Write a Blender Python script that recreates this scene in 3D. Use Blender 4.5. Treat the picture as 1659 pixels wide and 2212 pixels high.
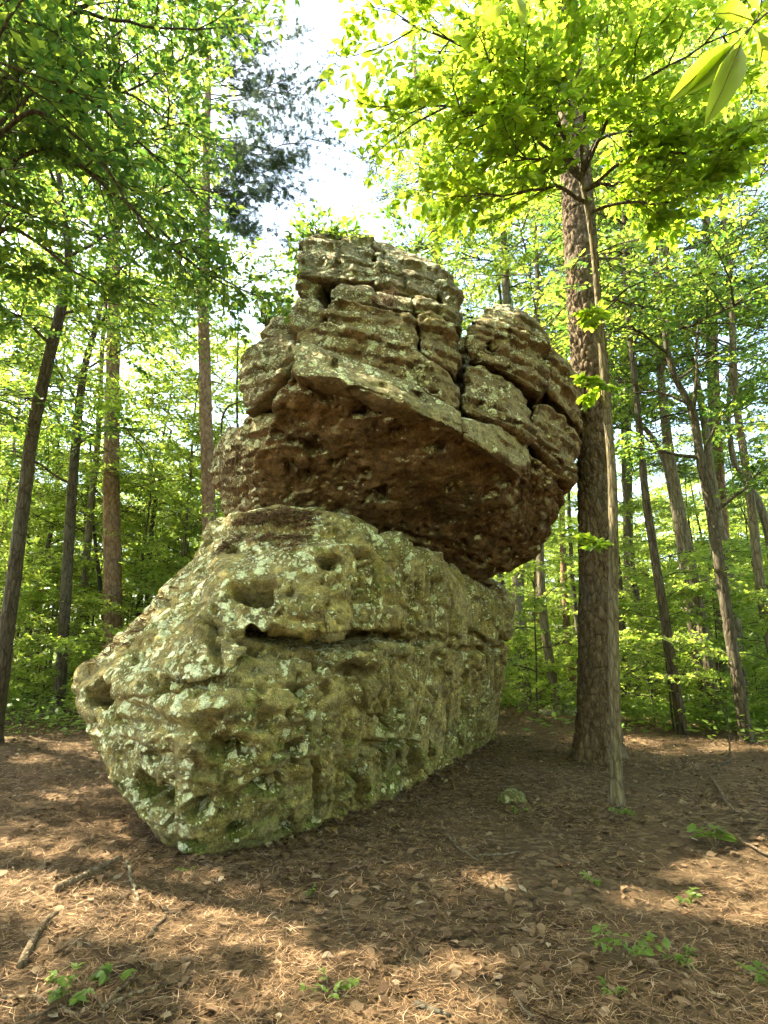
import bpy, bmesh, math, random
import numpy as np
from mathutils import Vector

# ------------------------------------------------------------------ scene, camera, light
for o in list(bpy.data.objects):
    bpy.data.objects.remove(o)
SC = bpy.context.scene
COL = SC.collection
PITCH = math.radians(14.0)
CAM_Z = 1.6
W, H, F = 1659.0, 2212.0, 1250.0           # reading frame of the photograph and focal length in its pixels

cam_d = bpy.data.cameras.new('camera')
cam = bpy.data.objects.new('camera', cam_d)
COL.objects.link(cam)
cam.location = (0, 0, CAM_Z)
cam.rotation_euler = (math.pi / 2 + PITCH, 0, 0)
cam_d.sensor_fit = 'VERTICAL'
cam_d.sensor_height = 24
cam_d.lens = 24 * F / H
cam_d.clip_start = 0.05
cam_d.clip_end = 2000
SC.camera = cam

TO_SUN = Vector((-0.62, 0.22, 1.0)).normalized()
world = bpy.data.worlds.new('World')
SC.world = world
world.use_nodes = True
wn = world.node_tree
for n in list(wn.nodes):
    wn.nodes.remove(n)
w_out = wn.nodes.new('ShaderNodeOutputWorld')
w_bg = wn.nodes.new('ShaderNodeBackground')
w_sky = wn.nodes.new('ShaderNodeTexSky')
w_sky.sky_type = 'NISHITA'
w_sky.sun_disc = False
w_sky.sun_elevation = math.asin(TO_SUN.z)
w_sky.sun_rotation = math.atan2(TO_SUN.x, TO_SUN.y)
w_sky.air_density = 1.0
w_sky.dust_density = 1.5
w_sky.ozone_density = 0.6
w_bg.inputs['Strength'].default_value = 0.15
wn.links.new(w_sky.outputs[0], w_bg.inputs['Color'])
wn.links.new(w_bg.outputs[0], w_out.inputs['Surface'])

sun_d = bpy.data.lights.new('sun', 'SUN')
sun_d.energy = 5.0
sun_d.angle = math.radians(0.5)
sun_d.color = (1.0, 0.94, 0.82)
sun = bpy.data.objects.new('sun', sun_d)
sun.rotation_euler = TO_SUN.to_track_quat('Z', 'Y').to_euler()
COL.objects.link(sun)

SC.view_settings.view_transform = 'Standard'
SC.view_settings.look = 'None'
SC.view_settings.exposure = 2.8
SC.view_settings.gamma = 1.0
SC.view_settings.use_curve_mapping = False
SC.view_settings.use_white_balance = True
SC.view_settings.white_balance_temperature = 7600
SC.view_settings.white_balance_tint = 2
SC.render.engine = 'CYCLES'
SC.cycles.use_denoising = True
SC.cycles.use_adaptive_sampling = True
SC.cycles.adaptive_threshold = 0.06
SC.cycles.adaptive_min_samples = 16
SC.cycles.use_light_tree = False
SC.cycles.max_bounces = 6
SC.cycles.diffuse_bounces = 5
SC.cycles.glossy_bounces = 2
SC.cycles.transmission_bounces = 4
SC.cycles.transparent_max_bounces = 4
SC.cycles.sample_clamp_indirect = 8

RNG = np.random.default_rng(7)
random.seed(7)
CT, ST = math.cos(PITCH), math.sin(PITCH)

# ------------------------------------------------------------------ helpers: places, noise
def ray(px, py):
    u = (px - W / 2) / F
    v = (H / 2 - py) / F
    return np.array([u, CT - v * ST, v * CT + ST])

def at(px, py, Y):
    r = ray(px, py)
    return np.array([0, 0, CAM_Z]) + r * (Y / r[1])

def project(P):
    d = P - np.array([0, 0, CAM_Z])
    depth = d[:, 1] * CT + d[:, 2] * ST
    up = -d[:, 1] * ST + d[:, 2] * CT
    depth = np.where(depth < 0.05, 0.05, depth)
    return W / 2 + F * d[:, 0] / depth, H / 2 - F * up / depth, depth

def hash3(ix, iy, iz, seed=0):
    n = (ix.astype(np.int64) * 73856093) ^ (iy.astype(np.int64) * 19349663) ^ (iz.astype(np.int64) * 83492791) ^ (seed * 2654435761)
    n = (n ^ (n >> 13)) * 1274126177
    n = n & 0x7fffffff
    n = ((n ^ (n >> 16)) * 1103515245 + 12345) & 0x7fffffff
    return n / 0x7fffffff

def vnoise(P, seed=0):
    i = np.floor(P).astype(np.int64)
    f = P - i
    f = f * f * f * (f * (f * 6 - 15) + 10)
    r = 0
    for dx in (0, 1):
        wx = f[:, 0] if dx else 1 - f[:, 0]
        for dy in (0, 1):
            wy = f[:, 1] if dy else 1 - f[:, 1]
            for dz in (0, 1):
                wz = f[:, 2] if dz else 1 - f[:, 2]
                r = r + wx * wy * wz * hash3(i[:, 0] + dx, i[:, 1] + dy, i[:, 2] + dz, seed)
    return r * 2 - 1

def fbm(P, seed=0, octaves=4, gain=0.5):
    a, s, r = 1.0, 0.0, 0
    for k in range(octaves):
        r = r + a * vnoise(P * (2.03 ** k) + k * 17.3, seed + k)
        s += a
        a *= gain
    return r / s

def worley(P, seed=0, want_id=False):
    i = np.floor(P).astype(np.int64)
    d1 = np.full(len(P), 9.0)
    d2 = np.full(len(P), 9.0)
    cid = np.zeros(len(P))
    for dx in (-1, 0, 1):
        for dy in (-1, 0, 1):
            for dz in (-1, 0, 1):
                c = i + np.array([dx, dy, dz])
                q = np.stack([hash3(c[:, 0], c[:, 1], c[:, 2], seed + s) for s in (1, 2, 3)], 1) + c
                d = np.sqrt(((P - q) ** 2).sum(1))
                near = d < d1
                d2 = np.where(near, d1, np.minimum(d2, d))
                cid = np.where(near, hash3(c[:, 0], c[:, 1], c[:, 2], seed + 9), cid)
                d1 = np.where(near, d, d1)
    return d1, d2, cid

def sstep(a, b, x):
    t = np.clip((x - a) / (b - a), 0, 1)
    return t * t * (3 - 2 * t)

def ground_z(x, y):
    x = np.asarray(x, float); y = np.asarray(y, float)
    z = 0.05 * np.sin(x * 0.8 + 1.0) * np.cos(y * 0.6) + 0.03 * np.sin(x * 1.9 + y * 1.3)
    z = z * sstep(1.0, 4.0, np.hypot(x, y))
    r = sstep(9, 30, y) * sstep(3.0, 14, x)
    z = z - 1.0 * r - 3.0 * sstep(4, 40, x - 3) * sstep(8, 40, y)
    z = z + 0.6 * sstep(12, 40, y) * sstep(0, 12, -x)
    far = np.hypot(x, y)
    z = z + 2.5 * sstep(45, 160, far)
    return z

def ground_at(px, py):
    r = ray(px, py)
    lo, p = 0.5, None
    for k in range(4000):
        t = 0.5 + k * 0.02
        p = np.array([0, 0, CAM_Z]) + r * t
        if p[2] <= float(ground_z(p[0], p[1])):
            break
    p[2] = float(ground_z(p[0], p[1]))
    return p

# ------------------------------------------------------------------ helpers: objects
def tag(o, label=None, cat=None, group=None, kind=None):
    if label: o['label'] = label
    if cat: o['category'] = cat
    if group: o['group'] = group
    if kind: o['kind'] = kind
    return o

def thing(name, label, cat, loc=(0, 0, 0), group=None):
    o = bpy.data.objects.new(name, None)
    o.empty_display_size = 0.2
    COL.objects.link(o)
    o.location = Vector([float(c) for c in loc])
    return tag(o, label, cat, group)

def make_mesh(name, V, faces, smooth=True):
    """faces: list of integer arrays (n,3) / (n,4)"""
    V = np.asarray(V, np.float32)
    if isinstance(faces, np.ndarray):
        faces = [faces]
    faces = [np.asarray(f, np.int32) for f in faces if len(f)]
    me = bpy.data.meshes.new(name)
    me.vertices.add(len(V))
    me.vertices.foreach_set('co', V.ravel())
    nl = sum(f.size for f in faces)
    npoly = sum(len(f) for f in faces)
    me.loops.add(nl)
    me.polygons.add(npoly)
    me.loops.foreach_set('vertex_index', np.concatenate([f.ravel() for f in faces]))
    tot = np.concatenate([np.full(len(f), f.shape[1], np.int32) for f in faces])
    start = np.concatenate([[0], np.cumsum(tot)[:-1]]).astype(np.int32)
    me.polygons.foreach_set('loop_start', start)
    me.polygons.foreach_set('loop_total', tot)
    me.polygons.foreach_set('use_smooth', np.full(npoly, smooth))
    me.update(calc_edges=True)
    me.validate()
    return me

def mesh_obj(name, V, faces, mat, parent=None, smooth=True, kind=None):
    V = np.asarray(V, float)
    if parent is not None:
        V = V - np.array(parent.location)
    me = make_mesh(name, V, faces, smooth)
    if mat: me.materials.append(mat)
    o = bpy.data.objects.new(name, me)
    COL.objects.link(o)
    if parent is not None: o.parent = parent
    if kind: o['kind'] = kind
    return o

def child(name, me, parent):
    o = bpy.data.objects.new(name, me)
    COL.objects.link(o)
    o.parent = parent
    return o

def copy_thing(root, loc, rz, scale=1.0):
    r = root.copy(); COL.objects.link(r)
    r.location = loc; r.rotation_euler = (0, 0, rz); r.scale = (scale,) * 3
    for ch in root.children:
        c = ch.copy(); COL.objects.link(c); c.parent = r
    return r

# ------------------------------------------------------------------ helpers: materials
class NT:
    def __init__(self, name):
        self.m = bpy.data.materials.new(name)
        self.m.use_nodes = True
        self.t = self.m.node_tree
        for n in list(self.t.nodes): self.t.nodes.remove(n)
        self.out = self.t.nodes.new('ShaderNodeOutputMaterial')
    def n(self, kind, **kw):
        nd = self.t.nodes.new('ShaderNode' + kind)
        for k, v in kw.items():
            if k in ('op',): nd.operation = v
            elif hasattr(nd, k) and k not in ('inputs',): setattr(nd, k, v)
        return nd
    def l(self, a, b):
        self.t.links.new(a, b)
    def setin(self, nd, key, v):
        s = nd.inputs[key]
        if isinstance(v, bpy.types.NodeSocket): self.l(v, s)
        else:
            if isinstance(v, tuple) and len(v) == 3 and s.type == 'RGBA': v = v + (1,)
            s.default_value = v
    def pos(self, scale=(1, 1, 1), kind='Object'):
        tc = self.n('TexCoord')
        mp = self.n('Mapping')
        self.l(tc.outputs[kind], mp.inputs['Vector'])
        mp.inputs['Scale'].default_value = scale
        return mp.outputs[0]
    def noise(self, vec, scale=5, detail=6, rough=0.6, dist=0.0, out='Fac'):
        nd = self.n('TexNoise')
        self.l(vec, nd.inputs['Vector'])
        nd.inputs['Scale'].default_value = scale
        nd.inputs['Detail'].default_value = detail
        nd.inputs['Roughness'].default_value = rough
        nd.inputs['Distortion'].default_value = dist
        return nd.outputs[out]
    def voro(self, vec, scale=5, feature='F1', out='Distance'):
        nd = self.n('TexVoronoi')
        nd.feature = feature
        self.l(vec, nd.inputs['Vector'])
        nd.inputs['Scale'].default_value = scale
        return nd.outputs[out]
    def ramp(self, fac, a, b, lo=0.0, hi=1.0):
        nd = self.n('MapRange')
        nd.interpolation_type = 'SMOOTHSTEP'
        self.l(fac, nd.inputs[0])
        nd.inputs[1].default_value = a; nd.inputs[2].default_value = b
        nd.inputs[3].default_value = lo; nd.inputs[4].default_value = hi
        return nd.outputs[0]
    def math(self, op, a, b=0.0):
        nd = self.n('Math'); nd.operation = op
        self.setin(nd, 0, a); self.setin(nd, 1, b)
        return nd.outputs[0]
    def mix(self, fac, a, b, mode='MIX'):
        nd = self.n('Mix'); nd.data_type = 'RGBA'; nd.blend_type = mode
        self.setin(nd, 0, fac); self.setin(nd, 6, a); self.setin(nd, 7, b)
        return nd.outputs[2]
    def cramp(self, fac, stops):
        nd = self.n('ValToRGB')
        self.l(fac, nd.inputs[0])
        e = nd.color_ramp.elements
        while len(e) < len(stops): e.new(0.5)
        for k, (p, c) in enumerate(stops):
            e[k].position = p; e[k].color = c + (1,)
        return nd.outputs[0]
    def bump(self, h, strength=0.5, dist=0.02, normal=None):
        nd = self.n('Bump')
        nd.inputs['Strength'].default_value = strength
        nd.inputs['Distance'].default_value = dist
        self.l(h, nd.inputs['Height'])
        if normal is not None: self.l(normal, nd.inputs['Normal'])
        return nd.outputs[0]
    def bsdf(self, color, rough=0.9, normal=None, spec=0.2):
        nd = self.n('BsdfPrincipled')
        self.setin(nd, 'Base Color', color)
        self.setin(nd, 'Roughness', rough)
        nd.inputs['Specular IOR Level'].default_value = spec
        if normal is not None: self.l(normal, nd.inputs['Normal'])
        return nd.outputs[0]
    def done(self, sh):
        self.l(sh, self.out.inputs['Surface'])
        return self.m

def rock_material(name, stain, lichen, moss, base_a=(0.30, 0.235, 0.13), base_b=(0.15, 0.115, 0.062), warm=(0.19, 0.108, 0.050)):
    t = NT(name)
    p = t.pos(kind='Object')
    geo = t.n('NewGeometry')
    sep = t.n('SeparateXYZ'); t.l(geo.outputs['Normal'], sep.inputs[0])
    psep = t.n('SeparateXYZ'); t.l(geo.outputs['Position'], psep.inputs[0])
    big = t.noise(p, 1.1, 5, 0.6, 0.4)
    mid = t.noise(p, 5.5, 6, 0.68, 0.3)
    fine = t.noise(p, 34, 4, 0.72)
    streak = t.noise(t.pos((1.0, 1.0, 5.0)), 2.4, 7, 0.65, 0.5)
    c = t.mix(t.ramp(mid, 0.36, 0.66), base_b, base_a)
    c = t.mix(t.ramp(streak, 0.42, 0.62, 0, 0.55), c, (0.21, 0.185, 0.12))
    # grey weathering crust
    c = t.mix(t.ramp(big, 0.42, 0.64, 0, 0.5), c, (0.225, 0.19, 0.10))
    # iron-stained fresh sandstone on the sheltered undersides
    und = t.ramp(t.math('ADD', sep.outputs[2], t.ramp(mid, 0.2, 0.8, -0.35, 0.35)), 0.12, -0.32)
    iron = t.mix(t.ramp(t.noise(p, 3.2, 7, 0.65, 0.6), 0.35, 0.65), warm, (0.082, 0.047, 0.023))
    iron = t.mix(t.ramp(fine, 0.52, 0.78, 0, 0.5), iron, (0.30, 0.165, 0.07))
    c = t.mix(t.math('MULTIPLY', und, stain), c, iron)
    # moss
    up = t.ramp(sep.outputs[2], -0.3, 0.5, 0.3, 0.85)
    low = t.ramp(psep.outputs[2], 1.5, 0.1, 0.18, 1.0)
    mm = t.ramp(t.math('ADD', t.noise(p, 1.7, 7, 0.7, 0.8), t.math('MULTIPLY', low, 0.17)), 0.55, 0.69)
    mossf = t.math('MULTIPLY', t.math('MULTIPLY', mm, up), moss)
    mc = t.mix(t.ramp(fine, 0.3, 0.7), (0.07, 0.085, 0.018), (0.20, 0.235, 0.045))
    c = t.mix(mossf, c, mc)
    # dark damp stains / organic film
    c = t.mix(t.ramp(t.noise(p, 2.6, 8, 0.72, 1.0), 0.51, 0.66, 0, 0.62), c, (0.05, 0.038, 0.017))
    # pale crustose lichen, in blotches of two sizes
    wob = t.noise(p, 7, 4, 0.6, 0, out='Color')
    add = t.n('VectorMath'); add.operation = 'ADD'
    sc_ = t.n('VectorMath'); sc_.operation = 'SCALE'
    t.l(wob, sc_.inputs[0]); sc_.inputs['Scale'].default_value = 0.17
    t.l(p, add.inputs[0]); t.l(sc_.outputs[0], add.inputs[1])
    v1 = t.voro(add.outputs[0], 7.0)
    v2 = t.voro(add.outputs[0], 22)
    zone = t.noise(p, 1.9, 5, 0.7, 0.5)
    z1 = t.ramp(t.math('ADD', zone, t.ramp(sep.outputs[0], 0.75, 0.2, -0.24, 0.03)), 0.415, 0.545)
    l1 = t.math('MULTIPLY', t.ramp(v1, 0.46, 0.36), t.ramp(t.math('MULTIPLY', z1, t.noise(p, 4.5, 3, 0.6)), 0.36, 0.44))
    l2 = t.math('MULTIPLY', t.ramp(v2, 0.42, 0.30), t.ramp(t.math('MULTIPLY', z1, t.noise(p, 6.5, 4, 0.6)), 0.28, 0.40))
    lm = t.math('MULTIPLY', t.math('MAXIMUM', l1, t.math('MULTIPLY', l2, 0.9)), lichen)
    notund = t.ramp(sep.outputs[2], -0.45, 0.0)
    lm = t.math('MULTIPLY', lm, notund)
    lc = t.mix(t.ramp(fine, 0.3, 0.7), (0.64, 0.64, 0.36), (0.86, 0.86, 0.60))
    c = t.mix(lm, c, lc)
    grit = t.noise(p, 75, 5, 0.75)
    g = t.n('HueSaturation'); t.l(c, g.inputs['Color']); t.l(t.ramp(t.math('ADD', t.math('MULTIPLY', grit, .6), t.math('MULTIPLY', t.noise(p, 17, 5, .7), .4)), 0.36, 0.64, 0.5, 1.5), g.inputs['Value'])
    c = g.outputs[0]
    h = t.math('ADD', t.math('MULTIPLY', mid, 0.8), t.math('ADD', t.math('MULTIPLY', fine, 0.6), t.math('MULTIPLY', grit, 0.3)))
    h = t.math('ADD', h, t.math('MULTIPLY', t.ramp(t.voro(add.outputs[0], 13), 0.0, 0.45), 0.35))
    h = t.math('ADD', h, t.math('MULTIPLY', lm, 0.25))
    nb = t.bump(h, 1.0, 0.05)
    return t.done(t.bsdf(c, 0.93, nb, 0.12))

M_LOWER = rock_material('lower_sandstone', 0.15, 1.0, 1.0, base_a=(0.54, 0.425, 0.17), base_b=(0.27, 0.20, 0.075))
M_UPPER = rock_material('upper_sandstone', 1.0, 0.75, 0.25, base_a=(0.38, 0.275, 0.135), base_b=(0.19, 0.125, 0.058))
M_CAP = rock_material('cap_sandstone', 0.5, 0.7, 0.25, base_a=(0.33, 0.26, 0.15), base_b=(0.16, 0.12, 0.068))
M_LEDGE = rock_material('ledge_sandstone', 0.9, 1.0, 0.3, base_a=(0.50, 0.40, 0.21), base_b=(0.27, 0.20, 0.10))
M_PALE = rock_material('pale_sandstone', 0.1, 1.0, 0.3, base_a=(0.42, 0.39, 0.30), base_b=(0.28, 0.25, 0.17))

M_STONE = rock_material('mossy_stone', 0.0, 0.3, 0.45, base_a=(0.20, 0.16, 0.08), base_b=(0.10, 0.08, 0.04))

def bark_material(name, dark, light, vscale=2.0, plates=False, bump=0.6):
    t = NT(name)
    p = t.pos((1, 1, 0.22 if not plates else 0.45))
    n1 = t.noise(p, 14 * vscale / 2, 7, 0.66, 0.4)
    n2 = t.noise(t.pos((1, 1, 0.6)), 2.2, 4, 0.6)
    f = t.noise(p, 55, 5, 0.7)
    v = t.voro(p, 9 * vscale / 2, 'DISTANCE_TO_EDGE')
    c = t.mix(t.ramp(n1, 0.35, 0.66), dark, light)
    c = t.mix(t.ramp(n2, 0.45, 0.7, 0, 0.45), c, tuple(0.5 * (a + b) * 1.1 for a, b in zip(dark, (0.2, 0.19, 0.15))))
    c = t.mix(t.ramp(v, 0.10, 0.0, 0, 0.6), c, tuple(x * 0.45 for x in dark))
    h = t.math('ADD', t.math('MULTIPLY', t.ramp(v, 0, 0.2), 1.0), t.math('MULTIPLY', t.math('ADD', n1, t.math('MULTIPLY', f, 0.5)), 0.7))
    return t.done(t.bsdf(c, 0.95, t.bump(h, bump, 0.02), 0.1))

M_PINE = bark_material('pine_bark', (0.075, 0.048, 0.028), (0.175, 0.125, 0.082), 2.0, True)
M_PINE_FAR = bark_material('far_pine_bark', (0.17, 0.095, 0.055), (0.30, 0.19, 0.12), 1.6, True)
M_BARK = bark_material('dark_bark', (0.055, 0.042, 0.028), (0.125, 0.10, 0.070), 3.0)
M_BARK_PALE = bark_material('pale_bark', (0.10, 0.078, 0.045), (0.22, 0.175, 0.11), 4.0)
M_BARK_MID = bark_material('grey_brown_bark', (0.11, 0.085, 0.055), (0.22, 0.18, 0.12), 3.0)
M_STICK = bark_material('dead_wood', (0.10, 0.068, 0.042), (0.27, 0.195, 0.13), 5.0)

def leaf_material(name, diff_a, diff_b, tr_a, tr_b, trans=0.5, rough=0.45):
    t = NT(name)
    geo = t.n('NewGeometry')
    r = geo.outputs['Random Per Island']
    oi = t.n('ObjectInfo')
    rr = t.math('FRACT', t.math('ADD', r, t.math('MULTIPLY', oi.outputs['Random'], 0.37)))
    rr = t.math('POWER', rr, 2.2)
    d = t.mix(rr, diff_a, diff_b)
    tr = t.mix(rr, tr_a, tr_b)
    b = t.bsdf(d, rough, None, 0.35)
    tl = t.n('BsdfTranslucent'); t.l(tr, tl.inputs['Color'])
    mx = t.n('MixShader'); mx.inputs[0].default_value = trans
    t.l(b, mx.inputs[1]); t.l(tl.outputs[0], mx.inputs[2])
    return t.done(mx.outputs[0])

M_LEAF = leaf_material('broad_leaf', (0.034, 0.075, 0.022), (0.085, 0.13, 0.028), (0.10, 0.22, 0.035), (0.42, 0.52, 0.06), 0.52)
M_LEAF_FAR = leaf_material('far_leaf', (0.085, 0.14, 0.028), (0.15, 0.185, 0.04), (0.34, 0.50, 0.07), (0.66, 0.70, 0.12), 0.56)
M_LEAF_LIT = leaf_material('painted_backlit_leaf', (0.055, 0.105, 0.018), (0.11, 0.155, 0.026), (0.26, 0.42, 0.03), (0.60, 0.68, 0.07), 0.6)  # leaf colours brightened to carry the sun's backlight in the slender tree's crown
M_LEAF_BIG = leaf_material('big_leaf', (0.13, 0.20, 0.025), (0.17, 0.24, 0.035), (0.45, 0.58, 0.04), (0.55, 0.65, 0.06), 0.6)
M_SEEDLING = leaf_material('seedling_leaf', (0.08, 0.14, 0.022), (0.12, 0.18, 0.035), (0.26, 0.40, 0.05), (0.36, 0.46, 0.08), 0.4)
M_NEEDLE_GREEN = leaf_material('pine_needles_green', (0.035, 0.065, 0.030), (0.055, 0.085, 0.035), (0.06, 0.10, 0.04), (0.08, 0.12, 0.05), 0.3)

def litter_material(name, stops, trans=0.15):
    t = NT(name)
    geo = t.n('NewGeometry')
    oi = t.n('ObjectInfo')
    rr = t.math('FRACT', t.math('ADD', geo.outputs['Random Per Island'], t.math('MULTIPLY', oi.outputs['Random'], 0.91)))
    c = t.cramp(rr, stops)
    b = t.bsdf(c, 0.8, None, 0.2)
    tl = t.n('BsdfTranslucent'); t.l(c, tl.inputs['Color'])
    mx = t.n('MixShader'); mx.inputs[0].default_value = trans
    t.l(b, mx.inputs[1]); t.l(tl.outputs[0], mx.inputs[2])
    return t.done(mx.outputs[0])

M_DRY = litter_material('dry_leaf', [(0.0, (0.075, 0.042, 0.023)), (0.45, (0.13, 0.076, 0.042)), (0.85, (0.20, 0.125, 0.075)), (0.97, (0.29, 0.205, 0.135)), (1.0, (0.40, 0.32, 0.23))])
M_NEEDLE = litter_material('fallen_needles', [(0.0, (0.075, 0.044, 0.022)), (0.5, (0.155, 0.091, 0.047)), (0.9, (0.33, 0.20, 0.115)), (1.0, (0.48, 0.34, 0.23))], 0.1)

def ground_material():
    t = NT('forest_floor')
    p = t.pos(kind='Object')
    geo = t.n('NewGeometry')
    a = t.noise(p, 26, 8, 0.75, 0.6)
    b = t.noise(p, 0.9, 5, 0.6, 0.3)
    m = t.noise(p, 7, 7, 0.7, 0.5)
    v = t.voro(p, 16, 'F1', 'Color')
    vs = t.n('SeparateColor'); t.l(v, vs.inputs[0])
    c = t.mix(t.ramp(a, 0.35, 0.68), (0.045, 0.029, 0.016), (0.125, 0.077, 0.042))
    c = t.mix(t.ramp(vs.outputs[0], 0.6, 0.95, 0, 0.65), c, (0.24, 0.165, 0.10))
    c = t.mix(t.ramp(b, 0.42, 0.6, 0, 0.5), c, (0.13, 0.085, 0.05))
    c = t.mix(t.ramp(m, 0.55, 0.75, 0, 0.5), c, (0.07, 0.045, 0.028))
    # green ground flora far off, where single plants cannot be told apart
    dist = t.n('VectorMath'); dist.operation = 'LENGTH'; t.l(geo.outputs['Position'], dist.inputs[0])
    gf = t.math('MULTIPLY', t.ramp(dist.outputs['Value'], 17, 34), t.ramp(t.noise(p, 1.6, 6, 0.7), 0.36, 0.56))
    c = t.mix(gf, c, (0.085, 0.13, 0.03))
    h = t.math('ADD', a, t.math('MULTIPLY', t.ramp(t.voro(p, 16), 0, 0.6), 0.6))
    return t.done(t.bsdf(c, 0.95, t.bump(h, 0.9, 0.03), 0.1))
M_GROUND = ground_material()

# ------------------------------------------------------------------ ground sheet
def build_ground():
    n = 250
    s = np.linspace(-1, 1, n)
    def warp(q, a, R):
        return np.sinh(q * a) / np.sinh(a) * R
    xs = warp(s, 6.2, 700)
    ys = warp(s, 6.2, 700) + 5
    X, Y = np.meshgrid(xs, ys, indexing='ij')
    Z = ground_z(X, Y)
    P = np.stack([X.ravel(), Y.ravel(), np.zeros(X.size)], 1)
    near = 1 - sstep(14, 30, np.hypot(P[:, 0], P[:, 1]))
    Z = Z.ravel() + near * (0.035 * fbm(P * 1.6, 5) + 0.025 * fbm(P * 6, 8, 3))
    V = np.stack([X.ravel(), Y.ravel(), Z], 1)
    i, j = np.meshgrid(np.arange(n - 1), np.arange(n - 1), indexing='ij')
    a = (i * n + j).ravel()
    Fq = np.stack([a, a + n, a + n + 1, a + 1], 1)
    o = mesh_obj('forest_ground', V, Fq, M_GROUND)
    tag(o, 'brown forest floor of needles and leaf litter', kind='structure')
build_ground()

# ------------------------------------------------------------------ rocks
def hull_mesh(hulls):
    bm = bmesh.new()
    for pts in hulls:
        b2 = bmesh.new()
        vs = [b2.verts.new(Vector(p)) for p in pts]
        r = bmesh.ops.convex_hull(b2, input=vs)
        kill = [g for g in r['geom_interior'] + r['geom_unused'] if isinstance(g, bmesh.types.BMVert)]
        if kill: bmesh.ops.delete(b2, geom=list(set(kill)), context='VERTS')
        bmesh.ops.recalc_face_normals(b2, faces=b2.faces)
        me = bpy.data.meshes.new('h'); b2.to_mesh(me); b2.free()
        bm.from_mesh(me); bpy.data.meshes.remove(me)
    me = bpy.data.meshes.new('hulls'); bm.to_mesh(me); bm.free()
    return me

def remesh(me, voxel):
    o = bpy.data.objects.new('tmp', me); COL.objects.link(o)
    md = o.modifiers.new('r', 'REMESH'); md.mode = 'VOXEL'; md.voxel_size = voxel
    dg = bpy.context.evaluated_depsgraph_get(); dg.update()
    ev = o.evaluated_get(dg); m2 = ev.to_mesh()
    V = np.empty(len(m2.vertices) * 3, np.float32); m2.vertices.foreach_get('co', V)
    L = np.empty(len(m2.loops), np.int32); m2.loops.foreach_get('vertex_index', L)
    Fq = L.reshape(-1, 4) if len(L) == 4 * len(m2.polygons) else np.array([list(p.vertices) for p in m2.polygons])
    ev.to_mesh_clear()
    bpy.data.objects.remove(o); bpy.data.meshes.remove(me)
    return V.reshape(-1, 3).astype(float), Fq.copy()

def vnormals(V, Fq):
    a = V[Fq[:, 2]] - V[Fq[:, 0]]; b = V[Fq[:, 3]] - V[Fq[:, 1]]
    n = np.cross(a, b)
    N = np.zeros_like(V)
    for c in range(4):
        for k in range(3):
            N[:, k] += np.bincount(Fq[:, c], n[:, k], len(V))
    return N / (np.linalg.norm(N, axis=1, keepdims=True) + 1e-12)

def smooth(V, Fq, it, lam=0.6):
    e0 = np.concatenate([Fq[:, k] for k in range(4)]); e1 = np.concatenate([Fq[:, (k + 1) % 4] for k in range(4)])
    deg = np.bincount(e0, minlength=len(V)) + np.bincount(e1, minlength=len(V))
    deg = np.maximum(deg, 1)
    for _ in range(it):
        A = np.zeros_like(V)
        for k in range(3):
            A[:, k] = np.bincount(e0, V[e1, k], len(V)) + np.bincount(e1, V[e0, k], len(V))
        V = V + lam * (A / deg[:, None] - V)
    return V

def surface_points(V, N, pix):
    """3-D points of the front surface that lie under the given photograph points"""
    px, py, dep = project(V)
    vd = V - np.array([0, 0, CAM_Z])
    front = (vd * N).sum(1) < 0
    out = []
    for (x, y) in pix:
        d2 = (px - x) ** 2 + (py - y) ** 2
        ok = front & (d2 < 14 ** 2)
        if not ok.any():
            ok = front & (d2 < d2[front].min() + 200)
        idx = np.where(ok)[0]
        out.append(V[idx[np.argmin(dep[idx])]])
    return np.array(out)

def seg_dist(P, line):
    d = np.full(len(P), 99.0)
    for a, b in zip(line[:-1], line[1:]):
        ab = b - a
        t = np.clip(((P - a) @ ab) / (ab @ ab + 1e-9), 0, 1)
        d = np.minimum(d, np.linalg.norm(P - (a + t[:, None] * ab), axis=1))
    return d

def carve_pits(V, N, pits):
    pts = surface_points(V, N, [(p[0], p[1]) for p in pits])
    dd = np.zeros(len(V))
    for c, p in zip(pts, pits):
        r, depth, stretch = p[2], p[3] * (2.0 if p[2] > .07 else 1.5), (p[4] if len(p) > 4 else 1.0)
        ii = np.where(np.abs(V - c).max(1) < 1.6 * r * max(stretch, 1))[0]
        q = (V[ii] - c) / np.array([r * stretch, r * max(stretch, 1), r])
        wob = 1 + 0.45 * vnoise(V[ii] * 9.0, 31) + 0.2 * vnoise(V[ii] * 21.0, 32)
        d = np.linalg.norm(q, axis=1) * wob
        dd[ii] = np.maximum(dd[ii], depth * (1 - sstep(0.5, 1.0, d)))
    return dd

def carve_lines(V, N, lines):
    dd = np.zeros(len(V))
    wob = 1 + 0.5 * vnoise(V * 6.0, 77)
    for pix, w, depth in lines:
        # resample
        q = []
        for a, b in zip(pix[:-1], pix[1:]):
            n = max(2, int(math.hypot(b[0] - a[0], b[1] - a[1]) / 25))
            for k in range(n): q.append((a[0] + (b[0] - a[0]) * k / n, a[1] + (b[1] - a[1]) * k / n))
        q.append(pix[-1])
        line = surface_points(V, N, q)
        ii = np.where(((V > line.min(0) - 2.2 * w) & (V < line.max(0) + 2.2 * w)).all(1))[0]
        d = seg_dist(V[ii], line) * wob[ii]
        dd[ii] = np.maximum(dd[ii], depth * (1 - sstep(w * 0.45, w, d)))
    return dd

ZP = lambda zx, zy, Y: at(432 + 0.537 * zx, 461 + 0.537 * zy, Y)

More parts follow.
